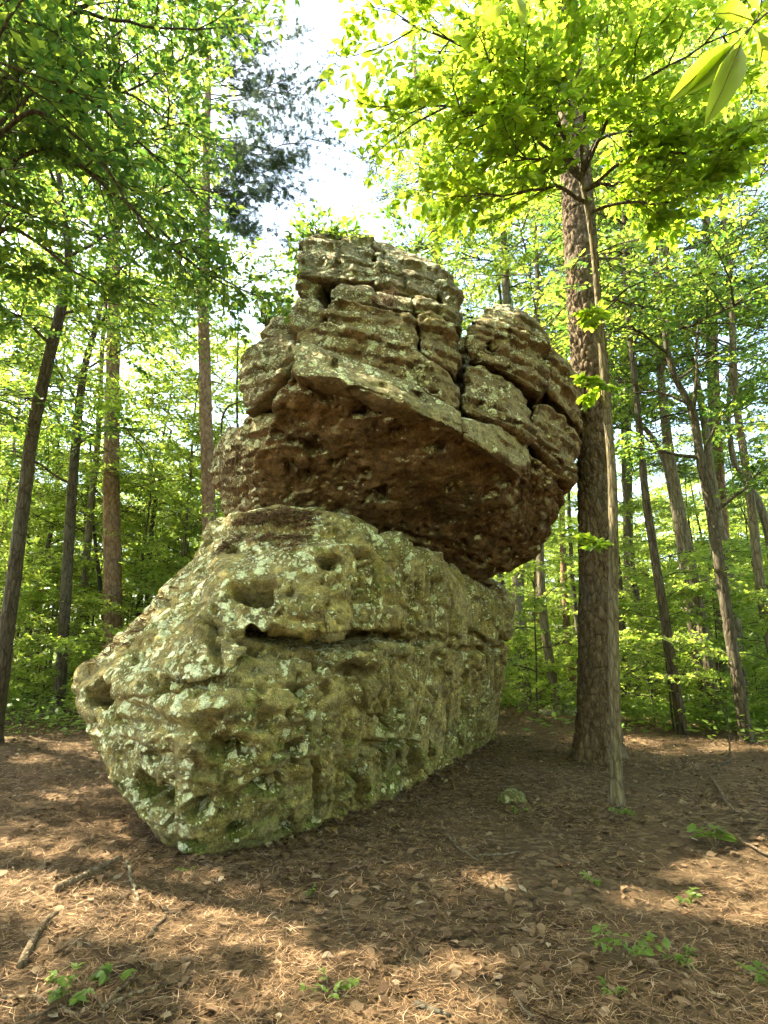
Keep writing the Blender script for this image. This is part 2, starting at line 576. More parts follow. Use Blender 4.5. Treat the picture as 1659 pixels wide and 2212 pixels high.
# --- lower boulder
def build_lower():
    g = lambda x, y: np.array([x, y, -0.25])
    A = at
    body = [A(410, 1848, 5.25), A(520, 1838, 5.45), A(640, 1800, 5.9), A(800, 1752, 6.75), A(900, 1695, 8.0), A(1000, 1645, 9.7), A(1062, 1598, 12.0),
            A(310, 1785, 5.45), A(240, 1700, 5.65), A(188, 1600, 5.85), A(163, 1500, 6.1), A(175, 1445, 6.3),
            A(400, 1620, 4.95), A(560, 1600, 5.2), A(700, 1560, 5.75), A(812, 1500, 6.45), A(935, 1430, 7.75), A(1030, 1420, 9.6), A(1098, 1400, 11.5),
            A(280, 1400, 6.2), A(400, 1340, 6.0), A(560, 1395, 5.65), A(700, 1420, 5.9), A(820, 1415, 6.5), A(940, 1390, 7.7), A(1100, 1390, 11.5),
            A(260, 1390, 7.6), A(420, 1330, 9.5), A(700, 1300, 11), A(1050, 1350, 13.3), g(-2.4, 8.2), g(-1.0, 10.6), g(1.7, 13.4), g(2.2, 12.2), g(-1.6, 5.5), g(-0.2, 6.9)]
    upper = [A(335, 1295, 6.7), A(420, 1330, 5.95), A(480, 1330, 5.7), A(560, 1360, 5.45), A(700, 1375, 5.7), A(825, 1370, 6.35), A(925, 1372, 7.45), A(1060, 1375, 10.4), A(1106, 1380, 11.4), A(1113, 1312, 11.6),
             A(490, 1215, 6.0), A(640, 1190, 6.0), A(760, 1180, 6.2), A(850, 1195, 6.7), A(960, 1235, 8.4), A(1055, 1275, 10.4),
             A(402, 1205, 7.1), A(450, 1150, 7.3), A(870, 1165, 7.4), A(960, 1222, 9.0), A(1062, 1262, 11.2),
             A(480, 1180, 9.6), A(700, 1180, 10.2), A(1000, 1290, 12.8), A(420, 1290, 9.0)]
    head = [A(450, 1130, 7.4), A(520, 1108, 7.3), A(610, 1096, 7.1), A(700, 1096, 7.0), A(800, 1122, 7.0), A(862, 1160, 7.1), A(410, 1190, 7.0),
            A(480, 1235, 6.3), A(620, 1225, 6.1), A(760, 1225, 6.2), A(850, 1230, 6.6), A(600, 1120, 9.0), A(760, 1150, 9.2), A(450, 1180, 8.8)]
    fill = [A(205, 1430, 6.35), A(250, 1382, 6.6), A(335, 1293, 6.8), A(402, 1203, 7.1), A(480, 1225, 6.15), A(520, 1300, 5.8), A(535, 1400, 5.45), A(500, 1480, 5.15), A(380, 1500, 5.2), A(250, 1490, 5.7), A(230, 1480, 7.4), A(400, 1300, 8.5)]
    V, Fq = remesh(hull_mesh([body, upper, head, fill]), 0.0225)
    low = (V[Fq][:, :, 2] < -0.08).all(1)                      # what is buried stays out of the mesh
    Fq = Fq[~low]
    used = np.unique(Fq); re_ = np.full(len(V), -1); re_[used] = np.arange(len(used))
    V, Fq = V[used], re_[Fq]
    V = smooth(V, Fq, 10)
    V = V + np.stack([0.06 * fbm(V * 1.7, 201, 3), 0.06 * fbm(V * 1.7, 202, 3), 0.17 * fbm(V * np.array([1.3, 1.3, .7]), 203, 3)], 1) * sstep(0.0, .6, V[:, 2])[:, None]
    N = vnormals(V, Fq)
    V = V + N * (0.065 * fbm(V * 0.9, 1, 3) + 0.02 * fbm(V * 2.6, 3, 3))[:, None]
    N = vnormals(V, Fq)
    # the weathered detail is worked out on the sides towards the clearing
    ii = np.where(((V - np.array([0, 0, CAM_Z])) * N).sum(1) / np.linalg.norm(V - np.array([0, 0, CAM_Z]), axis=1) < 0.35)[0]
    P, n_ = V[ii], N[ii]
    right = sstep(0.15, 0.6, n_[:, 0]) * sstep(-0.9, -0.2, P[:, 0])
    tt = 0.4 * P[:, 0] + 0.92 * P[:, 1]
    col = np.stack([tt * 2.9 + .35 * vnoise(P * np.array([1, 1, 1.6]), 4), P[:, 2] * 0.42 + .1 * vnoise(P * 1.1, 14), 0 * tt], 1)
    k1, k2, kid = worley(col, 12)
    d = right * (0.10 * (kid - .5) - 0.15 * (1 - sstep(0.02, 0.10, k2 - k1)) + .04 * sstep(.1, .5, k2 - k1))
    col = np.stack([tt * 7.0 + .4 * vnoise(P * np.array([1.5, 1.5, 2]), 24), P[:, 2] * 0.9, 0 * tt], 1)
    k1, k2, kid = worley(col, 15)
    d += right * (0.035 * (kid - .5) - 0.05 * (1 - sstep(0.02, 0.14, k2 - k1)))
    # stepped blocks on the right face
    blk = np.stack([(P[:, 0] + P[:, 1]) * 1.1, P[:, 2] * 1.5 + .2 * vnoise(P * 1.3, 17), 0 * P[:, 0]], 1)
    b1, b2, bid = worley(blk, 18)
    d += right * (0.09 * (bid - .5) - 0.10 * (1 - sstep(0.02, 0.07, b2 - b1)))
    # bedding ledges with sharp undercut joints
    s_ = P[:, 2] + 0.10 * (P[:, 0] + 2) - 0.03 * P[:, 1] + 0.10 * fbm(P * 1.3, 15, 3)
    lay = s_ * 3.1; fr_ = lay - np.floor(lay); lid = np.floor(lay)
    ro = hash3(lid, 0 * lid, 0 * lid, 5)
    msk = sstep(-.15, .25, fbm(P * .8, 19, 2))
    d += (1 - 0.75 * right) * (0.09 * (ro - .5) * sstep(0, .1, fr_) * sstep(1, .9, fr_) - 0.075 * (1 - sstep(0, .10, np.minimum(fr_, 1 - fr_))) * msk)
    # weathering pockets
    wv = 0.5 * np.stack([vnoise(P * 2, 41), vnoise(P * 2, 42), vnoise(P * 2, 43)], 1)
    c1, c2, cid = worley(P * np.array([3.1, 3.1, 4.8]) + wv, 51)
    zone = sstep(-0.15, 0.35, fbm(P * 0.8, 60, 2))
    d -= 0.11 * (1 - .7 * right) * (cid > 0.78) * (1 - sstep(0.26, 0.40, c1)) * (0.25 + 0.75 * zone)
    c1, c2, cid = worley(P * np.array([9.5, 9.5, 13]) + wv, 61)
    d -= 0.06 * (1 - .55 * right) * (cid > 0.6) * (1 - sstep(0.25, 0.45, c1)) * sstep(-0.15, 0.2, fbm(P * 1.5, 62, 2))
    d += (0.022 - .008 * right) * fbm(P * 10, 70, 4, 0.72) + 0.035 * (1 - .6 * right) * (np.abs(fbm(P * 2.8, 71, 4, .65)) - .2)
    d -= 0.05 * (1 - sstep(0.0, 0.06, np.abs(fbm(P * np.array([1.3, 1.3, 2.6]), 72, 4, .6)))) * sstep(-.1, .25, fbm(P * .9, 73, 2))
    lim = 0.105 - .035 * right
    relief = np.zeros(len(V)); relief[ii] = lim * np.tanh(d / lim)
    # vertical joints: each panel starts with a sharp set-back and swells out again
    for pix, top_half, dep in (([(803, 1540), (930, 1540), (968, 1540), (1008, 1540), (1050, 1530), (862, 1530)], False, (.20, .26, .15, .16, .14, .13)),
                               ([(800, 1310), (834, 1310), (880, 1320), (945, 1330), (995, 1345), (1045, 1350)], True, (.13, .14, .18, .20, .16, .13))):
        jp = surface_points(V, N, pix)
        half = sstep(1.70, 1.76, P[:, 2] + .05 * vnoise(P * 2, 90)) if top_half else 1 - sstep(1.70, 1.76, P[:, 2] + .05 * vnoise(P * 2, 90))
        wig = .05 * vnoise(P * np.array([1.2, 1.2, 2.5]), 91) + .02 * vnoise(P * 7, 92)
        for g, dp_ in zip(jp, dep):
            u = tt + wig - (0.4 * g[0] + 0.92 * g[1])
            relief[ii] -= right * half * dp_ * sstep(-.012, .012, u) * np.exp(-np.maximum(u, 0) / .22)
    pits = [(205, 1490, .14, .20, 1.3), (325, 1470, .15, .26, 1.2), (445, 1315, .12, .16, 1.2), (545, 1260, .13, .20, 1.9), (500, 1170, .08, .12, 1.6), (625, 1165, .09, .12), (720, 1200, .10, .17, 2.0), (805, 1185, .10, .13, 1.5),
            (470, 1590, .13, .20, 1.2), (500, 1640, .15, .24, 1.3), (440, 1555, .12, .12, 1.2), (545, 1600, .10, .1, 1.2), (700, 1385, .09, .18, 2.0), (560, 1385, .08, .15, 2.6), (640, 1395, .07, .14, 2.4),
            (575, 1705, .075, .20, 2.2), (610, 1715, .06, .14, 1.6), (290, 1700, .15, .18, 1.3), (325, 1740, .16, .24, 1.2), (440, 1760, .11, .15, 1.4), (525, 1800, .09, .18, 1.5), (635, 1795, .08, .16, 1.6), (690, 1780, .05, .1),
            (660, 1480, .09, .12, 1.8), (720, 1490, .06, .09, 1.4), (655, 1615, .09, .14, 1.6), (715, 1610, .06, .10, 1.5), (590, 1545, .09, .1, 1.4), (640, 1540, .06, .09), (700, 1655, .05, .1, 1.2), (645, 1660, .06, .09, 1.5), (620, 1675, .05, .09, 1.4),
            (728, 1740, .05, .14), (750, 1755, .04, .1), (755, 1580, .05, .11), (770, 1600, .04, .08), (730, 1595, .04, .08), (800, 1525, .05, .1), (760, 1540, .045, .08, 1.5), (420, 1845, .08, .14, 2), (975, 1655, .06, .1), (880, 1700, .05, .1), (905, 1690, .05, .1),
            (745, 1440, .06, .13, 2.4), (800, 1445, .06, .13, 2), (865, 1400, .08, .16, 1.8), (920, 1385, .08, .16, 1.5), (1020, 1410, .07, .12, 1.4), (870, 1530, .06, .1), (835, 1620, .05, .1, 1.8), (690, 1430, .05, .1, 2)]
    rr = random.Random(5)
    for k in range(46):
        pits.append((rr.uniform(560, 900), rr.uniform(1250, 1720), rr.uniform(.022, .05), rr.uniform(.05, .10), rr.uniform(.9, 1.6)))
    for k in range(34):
        pits.append((rr.uniform(700, 880), rr.uniform(1215, 1350), rr.uniform(.022, .04), rr.uniform(.04, .08), 1))
    dd = carve_pits(V, N, pits)
    lines = [([(470, 1330), (465, 1400), (470, 1450)], .05, .08),
             ([(540, 1375), (600, 1388), (690, 1405), (780, 1440), (830, 1448)], .075, .17),
             ([(690, 1375), (820, 1385), (930, 1382), (1030, 1405), (1100, 1400)], .06, .12),
             ([(803, 1450), (806, 1540), (798, 1620), (800, 1740)], .095, .15),
             ([(915, 1395), (940, 1440), (935, 1540), (920, 1620), (918, 1695)], .12, .18),
             ([(705, 1650), (703, 1780)], .045, .11),
             ([(800, 1615), (850, 1620), (915, 1605)], .05, .10),
             ([(860, 1620), (862, 1700)], .035, .09), ([(885, 1620), (888, 1690)], .035, .09), ([(840, 1625), (835, 1690)], .03, .07),
             ([(830, 1250), (828, 1370)], .04, .07), ([(880, 1270), (870, 1380)], .08, .09), ([(915, 1265), (900, 1370)], .06, .1), ([(965, 1260), (945, 1390)], .09, .1), ([(1000, 1285), (985, 1400)], .05, .09),
             ([(850, 1400), (845, 1500), (855, 1600)], .05, .09), ([(880, 1420), (878, 1530)], .05, .10), ([(905, 1420), (905, 1500)], .045, .08), ([(800, 1250), (785, 1360)], .04, .06),
             ([(970, 1420), (960, 1540), (955, 1650)], .08, .09), ([(1000, 1420), (990, 1540), (985, 1640)], .05, .08), ([(1035, 1420), (1025, 1520), (1015, 1620)], .09, .08), ([(1065, 1420), (1050, 1520), (1040, 1600)], .05, .08),
             ([(240, 1545), (330, 1560), (420, 1555)], .05, .05), ([(300, 1640), (380, 1660), (470, 1680)], .06, .07)]
    dd = np.maximum(dd, carve_lines(V, N, [(L, w * (1.15 if L[0][0] > 780 else 1.3), dp * (3.4 if L[0][0] > 780 else 1.7)) for L, w, dp in lines]))
    Ns = smooth(N, Fq, 12); Ns /= np.linalg.norm(Ns, axis=1, keepdims=True)
    V = V + Ns * (relief * (1 - .7 * sstep(0, .12, dd)) - dd)[:, None]
    V = smooth(V, Fq, 1, 0.15)
    root = thing('lower_boulder', 'big pocked pedestal boulder with pale lichen and green moss under the balanced rock', 'boulder', (0.0, 8.0, 0.0))
    mesh_obj('pedestal_block', V, Fq, M_LOWER, root)
    return V

LOWER_V = build_lower()

# --- upper boulder, a stack of bedded blocks
def block(parent, name, front, back, mat, voxel=0.032, shrink=0.88, amp=1.0, pock=0.0, strata=1.0, sm=6, seed=0, extra=None, cracks=None, pits=None, label=None, grow=1.025):
    fr = np.array([ZP(*p) for p in front])
    c = fr.mean(0)
    fr = c + (fr - c) * grow
    bk = c + (fr - c) * shrink + np.array(back)
    pts = list(fr) + list(bk)
    if extra: pts += [ZP(*p) for p in extra]
    V, Fq = remesh(hull_mesh([pts]), voxel)
    V = smooth(V, Fq, sm)
    N = vnormals(V, Fq)
    V = V + N * (amp * (0.085 * fbm(V * 1.3 + seed, 21 + seed, 3) + 0.045 * fbm(V * 3.3, 23 + seed, 3)))[:, None]
    N = vnormals(V, Fq)
    s = V[:, 2] + 0.30 * V[:, 0] * 0.55 + 0.08 * fbm(V * 1.4, 25, 3)
    led = fbm(np.stack([s * 5.2, V[:, 0] * 0.3, V[:, 1] * 0.3], 1), 26, 3)
    side = 1 - np.abs(N[:, 2])
    lay = s * 4.6 + .5 * vnoise(np.stack([s * 2, V[:, 0] * .5, V[:, 1] * .5], 1), 33); fr_ = lay - np.floor(lay); lid = np.floor(lay)
    ro = hash3(lid, np.floor(V[:, 0] * 1.1 + lid * .37), 0 * lid, 6)
    edge = sstep(0, .10, fr_) * sstep(1, .92, fr_)
    d = strata * side * (0.04 * led + 0.15 * (ro - .45) * edge - 0.05 * (1 - edge))
    d += 0.028 * fbm(V * 8, 27 + seed, 4, 0.65) + 0.045 * (np.abs(fbm(V * 2.6, 30 + seed, 4, .6)) - .2)
    d -= 0.04 * (1 - sstep(0.0, 0.09, np.abs(fbm(V * np.array([1.5, 1.5, 3.0]), 32 + seed, 4, .55)))) * side
    c1, c2, cid = worley(V * np.array([3.6, 3.6, 4.6]) + 0.4 * np.stack([vnoise(V * 2, 41), vnoise(V * 2, 42), vnoise(V * 2, 43)], 1), 28 + seed)
    d -= 0.06 * (cid > 0.84) * (1 - sstep(0.15, 0.36, c1))
    under = sstep(0.1, -0.35, N[:, 2])
    if pock > 0:
        w = 0.5 * np.stack([vnoise(V * 3, 81), vnoise(V * 3, 82), vnoise(V * 3, 83)], 1)
        c1, c2, cid = worley(V * 5.0 + w, 91)
        zone = sstep(-0.25, 0.25, fbm(V * 0.9, 95, 3))
        d -= pock * under * 0.15 * (cid > 0.3) * (1 - sstep(0.22, 0.50, c1)) * zone
        c1, c2, cid = worley(V * 10.5 + w, 92)
        d -= pock * under * 0.045 * (cid > .4) * (1 - sstep(0.2, 0.5, c1)) * (1 - 0.4 * zone)
        flow = fbm(np.stack([s * 7, V[:, 0] * 1.2, V[:, 1] * 1.2], 1), 96, 4)
        d += pock * under * 0.045 * flow
        d += pock * under * 0.12 * fbm(V * 1.6, 97, 3)
    V = V + N * d[:, None]
    V = smooth(V, Fq, 1, 0.3)
    if cracks or pits:
        N = vnormals(V, Fq)
        dd = np.zeros(len(V))
        conv = lambda L: [(432 + .537 * a, 461 + .537 * b) for a, b in L]
        if cracks: dd = np.maximum(dd, carve_lines(V, N, [(conv(L), w, dp) for L, w, dp in cracks]))
        if pits: dd = np.maximum(dd, carve_pits(V, N, [(432 + .537 * p[0], 461 + .537 * p[1]) + tuple(p[2:]) for p in pits]))
        V = V - N * dd[:, None]
    o = mesh_obj(name, V, Fq, mat, parent)
    if label: o['label'] = label
    return o

def build_upper():
    root = thing('balanced_boulder', 'tall layered sandstone boulder balanced overhanging on top of the pedestal rock', 'boulder', (0.3, 8.6, 3.6))
    B = lambda *a, **k: block(root, *a, **k)
    # main mass with the reddish overhanging underside
    B('overhang_block', [(385, 600, 6.5), (560, 650, 6.55), (850, 745, 6.7), (1050, 870, 7.0), (1310, 960, 8.0), (1450, 1060, 9.2), (1465, 1180, 9.6), (1430, 1290, 9.9), (1330, 1400, 10.2), (1160, 1482, 10.4),
                         (1000, 1400, 9.4), (800, 1310, 8.7), (600, 1230, 8.25), (400, 1210, 8.2), (230, 1200, 8.3), (200, 1050, 7.9), (330, 830, 7.2), (345, 680, 6.8)],
      (0.15, 1.6, 0.35), M_UPPER, voxel=0.026, shrink=0.9, pock=1.0, strata=0.7, sm=5, grow=1.0,
      pits=[(500, 720, .16, .16, 2), (700, 790, .14, .14, 1.6), (850, 820, .12, .15, 1.6), (1000, 860, .10, .13, 1.6), (800, 900, .10, .14, 1.8), (950, 960, .08, .12, 1.5), (1060, 940, .07, .1), (1150, 960, .08, .12, 1.3), (630, 820, .08, .12, 1.3), (440, 960, .10, .15, 1.4), (430, 1080, .14, .22, 1.2), (350, 1050, .12, .18), (720, 1160, .14, .12, 1.6), (1000, 1130, .1, .1, 1.3), (1250, 1100, .09, .14), (1300, 1180, .1, .15), (640, 1060, .08, .12, 1.3)],
      cracks=[([(1300, 990), (1310, 1060), (1300, 1180)], .05, .1), ([(1360, 1010), (1350, 1150)], .035, .07), ([(1410, 1050), (1390, 1200)], .03, .06), ([(800, 1290), (1000, 1370), (1150, 1440)], .06, .14)])
    # thin seat slab between the two rocks
    B('seat_slab', [(830, 1330, 9.2), (1000, 1370, 9.4), (1150, 1440, 10.2), (1180, 1500, 10.5), (1050, 1470, 10.0), (900, 1390, 9.4)], (0, 1.2, 0.0), M_UPPER, amp=0.5, seed=3)
    # bright ledge along the lip
    B('ledge_slab', [(375, 535, 6.65), (420, 520, 6.85), (560, 570, 6.9), (850, 675, 7.0), (1050, 795, 7.2), (1055, 880, 6.8), (960, 838, 6.62), (800, 752, 6.42), (560, 656, 6.32), (375, 650, 6.36)],
      (0.1, 1.5, 0.25), M_LEDGE, amp=0.5, strata=0.4, sm=4, seed=4, voxel=0.028, shrink=0.95, grow=1.01)
    B('ledge_slab', [(1045, 825, 7.3), (1180, 855, 7.6), (1310, 925, 8.15), (1325, 1010, 7.95), (1290, 1055, 7.75), (1180, 965, 7.25), (1060, 895, 6.9)], (0.1, 1.3, 0.2), M_LEDGE, amp=0.6, strata=0.5, seed=5, shrink=0.95)
    # receding courses above the ledge
    B('course', [(400, 480, 7.01), (520, 445, 7.06), (700, 490, 7.11), (900, 565, 7.21), (1016, 650, 7.41), (1036, 770, 7.36), (1016, 785, 7.26), (870, 690, 7.06), (700, 610, 7.01), (500, 545, 6.96), (405, 530, 7.01)],
      (0.05, 2.0, 0.3), M_UPPER, amp=0.8, seed=6, sm=4, pits=[(700, 510, .07, .08, 1.8), (960, 690, .05, .07, 1.5)],
      cracks=[([(860, 560), (900, 600), (905, 690)], .035, .06)])
    B('course', [(505, 370, 7.26), (560, 335, 7.31), (700, 375, 7.36), (850, 405, 7.41), (870, 470, 7.36), (880, 560, 7.26), (700, 495, 7.21), (515, 440, 7.18)], (0.05, 2.0, 0.2), M_UPPER, amp=0.9, seed=7, sm=6)
    B('course', [(870, 400, 7.46), (930, 380, 7.56), (1010, 450, 7.61), (1041, 540, 7.71), (1026, 650, 7.61), (960, 610, 7.41), (890, 560, 7.31)], (0.05, 2.0, 0.2), M_UPPER, amp=0.9, seed=8, sm=6)
    B('course', [(518, 310, 7.51), (560, 275, 7.61), (690, 300, 7.66), (700, 365, 7.51), (640, 350, 7.46), (525, 335, 7.46)], (0.05, 2.0, 0.2), M_CAP, amp=0.7, seed=9, sm=6)
    B('course', [(700, 310, 7.66), (850, 340, 7.71), (860, 395, 7.56), (780, 385, 7.51), (705, 360, 7.51)], (0.05, 2.0, 0.2), M_CAP, amp=0.7, seed=10, sm=6)
    B('course', [(865, 335, 7.76), (1000, 375, 7.86), (1016, 440, 7.81), (1000, 430, 7.71), (930, 385, 7.66), (868, 395, 7.61)], (0.05, 2.0, 0.2), M_CAP, amp=0.7, seed=11, sm=6)
    B('knob', [(352, 385, 7.26), (395, 335, 7.36), (470, 338, 7.36), (505, 390, 7.26), (495, 445, 7.16), (430, 490, 7.14), (370, 455, 7.16)], (0.05, 1.6, 0.1), M_CAP, amp=0.8, seed=12, sm=10)
    # cap
    B('cap_block', [(395, 160, 8.16), (420, 110, 8.36), (560, 78, 8.46), (690, 95, 8.51), (720, 270, 7.86), (540, 270, 7.76), (400, 250, 7.86)], (0.05, 2.0, 0.1), M_CAP, amp=0.9, seed=13, sm=6,
      cracks=[([(560, 90), (570, 180), (555, 265)], .05, .12), ([(400, 165), (480, 200), (560, 190)], .05, .07), ([(590, 170), (720, 190)], .045, .06)])
    B('cap_block', [(690, 95, 8.46), (760, 110, 8.56), (880, 185, 8.56), (965, 205, 8.61), (985, 290, 8.36), (950, 330, 8.06), (860, 335, 7.91), (725, 285, 7.86)], (0.05, 2.0, 0.1), M_CAP, amp=0.9, seed=14, sm=6,
      cracks=[([(820, 170), (830, 290)], .04, .08), ([(735, 200), (850, 235), (960, 260)], .05, .09), ([(735, 130), (742, 270)], .04, .08)])
    B('cap_block', [(955, 215, 8.66), (1000, 275, 8.56), (1048, 310, 8.56), (1048, 380, 8.46), (1046, 480, 8.16), (1020, 460, 7.96), (985, 360, 8.06), (955, 300, 8.16)], (0.0, 1.8, 0.1), M_CAP, amp=0.9, seed=15, sm=6,
      cracks=[([(990, 330), (1075, 350)], .05, .08), ([(1030, 300), (1030, 420)], .04, .07)])
    B('cap_block', [(400, 255, 8.01), (480, 275, 7.96), (500, 330, 7.81), (440, 345, 7.76), (400, 320, 7.86)], (0.05, 1.6, 0.1), M_CAP, amp=0.8, seed=16, sm=6)
    # right-hand blocks beyond the cleft
    B('corner_block', [(1078, 520, 7.95), (1104, 430, 8.1), (1150, 375, 8.4), (1240, 370, 8.5), (1290, 430, 8.4), (1390, 505, 8.6), (1398, 690, 8.5), (1370, 718, 8.35), (1260, 640, 8.05), (1100, 585, 7.9)], (0.3, 1.8, 0.1), M_UPPER, amp=1.0, seed=17, sm=6,
      pits=[(1190, 510, .12, .12), (1120, 560, .1, .12)], cracks=[([(1265, 450), (1280, 560), (1265, 640)], .045, .09)])
    B('lid_slab', [(1180, 362, 8.6), (1260, 372, 8.6), (1340, 430, 8.75), (1410, 500, 8.95), (1400, 530, 8.8), (1300, 455, 8.5), (1200, 400, 8.4)], (0.3, 1.6, 0.05), M_CAP, amp=0.6, seed=18, sm=4)
    B('corner_block', [(1058, 700, 7.7), (1070, 615, 7.85), (1115, 600, 8.0), (1200, 665, 8.0), (1280, 690, 8.15), (1332, 750, 8.3), (1325, 890, 8.1), (1300, 910, 7.95), (1190, 850, 7.6), (1066, 800, 7.45)], (0.3, 1.6, 0.1), M_UPPER, amp=1.0, seed=19, sm=7,
      pits=[(1140, 740, .1, .12, 1.4), (1230, 760, .1, .13, 1.3), (1100, 660, .08, .1)], cracks=[([(1080, 720), (1180, 770), (1310, 850)], .05, .11)])
    B('corner_block', [(1402, 520, 9.0), (1530, 640, 9.5), (1545, 760, 9.6), (1535, 885, 9.5), (1470, 790, 9.0), (1398, 715, 8.7)], (0.3, 1.8, 0.1), M_UPPER, amp=0.9, seed=20, sm=6)
    B('corner_block', [(1345, 760, 8.5), (1400, 765, 8.7), (1470, 820, 9.0), (1522, 920, 9.3), (1515, 1010, 9.3), (1480, 1100, 9.2), (1390, 1000, 8.6), (1325, 915, 8.2)], (0.3, 1.6, 0.15), M_UPPER, amp=0.9, seed=22, sm=6,
      cracks=[([(1360, 890), (1440, 950), (1500, 1040)], .04, .08)])
    # left-hand blocks
    B('shoulder_block', [(165, 740, 8.0), (168, 650, 8.1), (185, 570, 8.3), (250, 495, 8.5), (370, 485, 8.2), (385, 560, 7.6), (350, 640, 7.3), (280, 690, 7.5), (265, 760, 7.7), (190, 805, 7.8)], (0.3, 1.8, 0.1), M_CAP, amp=1.0, seed=23, sm=8,
      cracks=[([(190, 620), (290, 600), (370, 570)], .05, .1)])
    B('shoulder_block', [(230, 480, 8.7), (290, 420, 8.9), (360, 395, 8.8), (385, 470, 8.4), (300, 500, 8.4)], (0.2, 1.4, 0.1), M_CAP, amp=0.9, seed=24, sm=6)
    B('shoulder_block', [(160, 920, 8.1), (195, 815, 8.2), (260, 790, 8.1), (335, 810, 7.7), (335, 930, 7.6), (300, 1060, 7.8), (250, 1190, 8.3), (205, 1195, 8.4), (165, 1040, 8.2)], (0.3, 1.8, 0.1), M_UPPER, amp=1.1, seed=25, sm=7, pock=0.6)
    B('shoulder_block', [(20, 1045, 9.6), (60, 940, 9.6), (110, 870, 9.6), (175, 840, 9.2), (190, 960, 8.9), (215, 1195, 8.9), (110, 1210, 9.3), (95, 1150, 9.4), (45, 1090, 9.5)], (0.5, 1.6, 0.1), M_UPPER, amp=1.2, seed=26, sm=6, pock=0.5)
    # the heart of the rock behind the courses
    B('core_block', [(300, 560, 8.9), (420, 330, 8.6), (480, 160, 8.9), (700, 150, 8.9), (940, 260, 8.9), (1000, 420, 8.9), (1000, 600, 8.7), (1010, 800, 8.6), (900, 1200, 9.6), (700, 1150, 9.5), (260, 1000, 9.0)],
      (0.0, 1.6, 0.2), M_UPPER, voxel=0.05, amp=0.8, seed=27, shrink=0.8, grow=1.0)
    B('core_block', [(1150, 640, 9.4), (1380, 560, 9.6), (1500, 700, 9.9), (1500, 950, 9.9), (1400, 1150, 10.2), (1130, 1200, 10.2), (1120, 900, 9.4)],
      (0.3, 1.6, 0.2), M_UPPER, voxel=0.05, amp=0.8, seed=28, shrink=0.85, grow=1.0)
    B('core_block', [(960, 560, 8.9), (1000, 470, 9.2), (1190, 520, 9.5), (1190, 980, 9.4), (960, 920, 8.8)], (0.0, 1.4, 0.1), M_UPPER, voxel=0.05, amp=0.8, seed=29, grow=1.0)
build_upper()

def small_stone(name, label, c, size, mat, seed, voxel=None):
    rr = np.random.default_rng(seed)
    pts = rr.normal(size=(22, 3)); pts /= np.linalg.norm(pts, axis=1, keepdims=True)
    pts = pts * np.array(size) + np.array(c)
    vx = voxel or max(size) / 22
    V, Fq = remesh(hull_mesh([pts]), vx)
    V = smooth(V, Fq, 4)
    N = vnormals(V, Fq)
    s = max(size)
    V = V + N * (s * (0.14 * fbm(V * 2.2 / s, seed, 3) + 0.06 * fbm(V * 7 / s, seed + 3, 3)))[:, None]
    o = bpy.data.objects.new(name, make_mesh(name, V - np.array(c), Fq))
    o.data.materials.append(mat); o.location = c
    COL.objects.link(o)
    tag(o, label, 'rock')
p = ground_at(1112, 1735)
small_stone('ground_stone', 'small mossy stone half buried in needles between boulder and big pine', (p[0], p[1] + .08, p[2] - .02), (.20, .17, .15), M_STONE, 14)
small_stone('pale_boulder', 'low pale sunlit boulder on the ground behind the big pine trunk', at(1225, 1545, 17.5) - np.array([0, 0, .1]), (.72, .7, .58), M_PALE, 8)
small_stone('pale_boulder', 'smaller pale rock at the left end of the low sunlit boulder', at(1180, 1540, 17.8) - np.array([0, 0, .15]), (.32, .35, .42), M_PALE, 11)

bpy.context.view_layer.update()
def on_surface(px, py):
    r = ray(px, py); r = r / np.linalg.norm(r)
    hit, loc, nor, *_ = SC.ray_cast(bpy.context.evaluated_depsgraph_get(), Vector((0, 0, CAM_Z)), Vector(r))
    return (np.array(loc), np.array(nor)) if hit else (at(px, py, 7.5), np.array([0, -1., 0]))
def build_tuft():
    rg = np.random.default_rng(4)
    C, n = [], 420
    for k in range(10):
        C.append(on_surface(rg.uniform(805, 848), rg.uniform(628, 662))[0])
    C = np.array(C)
    c = C[rg.integers(0, 10, n)] + rg.normal(size=(n, 3)) * .05 + np.array([0, -.03, 0])
    D = rg.normal(size=(n, 3)) * np.array([.8, .5, .6]) + np.array([0, -.3, -.7]); D /= np.linalg.norm(D, axis=1, keepdims=True)
    sd = np.cross(D, rg.normal(size=(n, 3))); sd /= np.linalg.norm(sd, axis=1, keepdims=True)
    L = rg.uniform(.10, .24, n)[:, None]
    V = np.stack([c, c + D * L * .5 + sd * .003, c + D * L + np.array([0, 0, -.02]), c + D * L * .5 - sd * .003], 1).reshape(-1, 3)
    o = mesh_obj('rock_straw', V, np.arange(n * 4).reshape(-1, 4), M_NEEDLE, smooth=False)
    tag(o, 'tuft of dry straw hanging on a ledge high on the balanced boulder', 'needles', kind='stuff')
build_tuft()

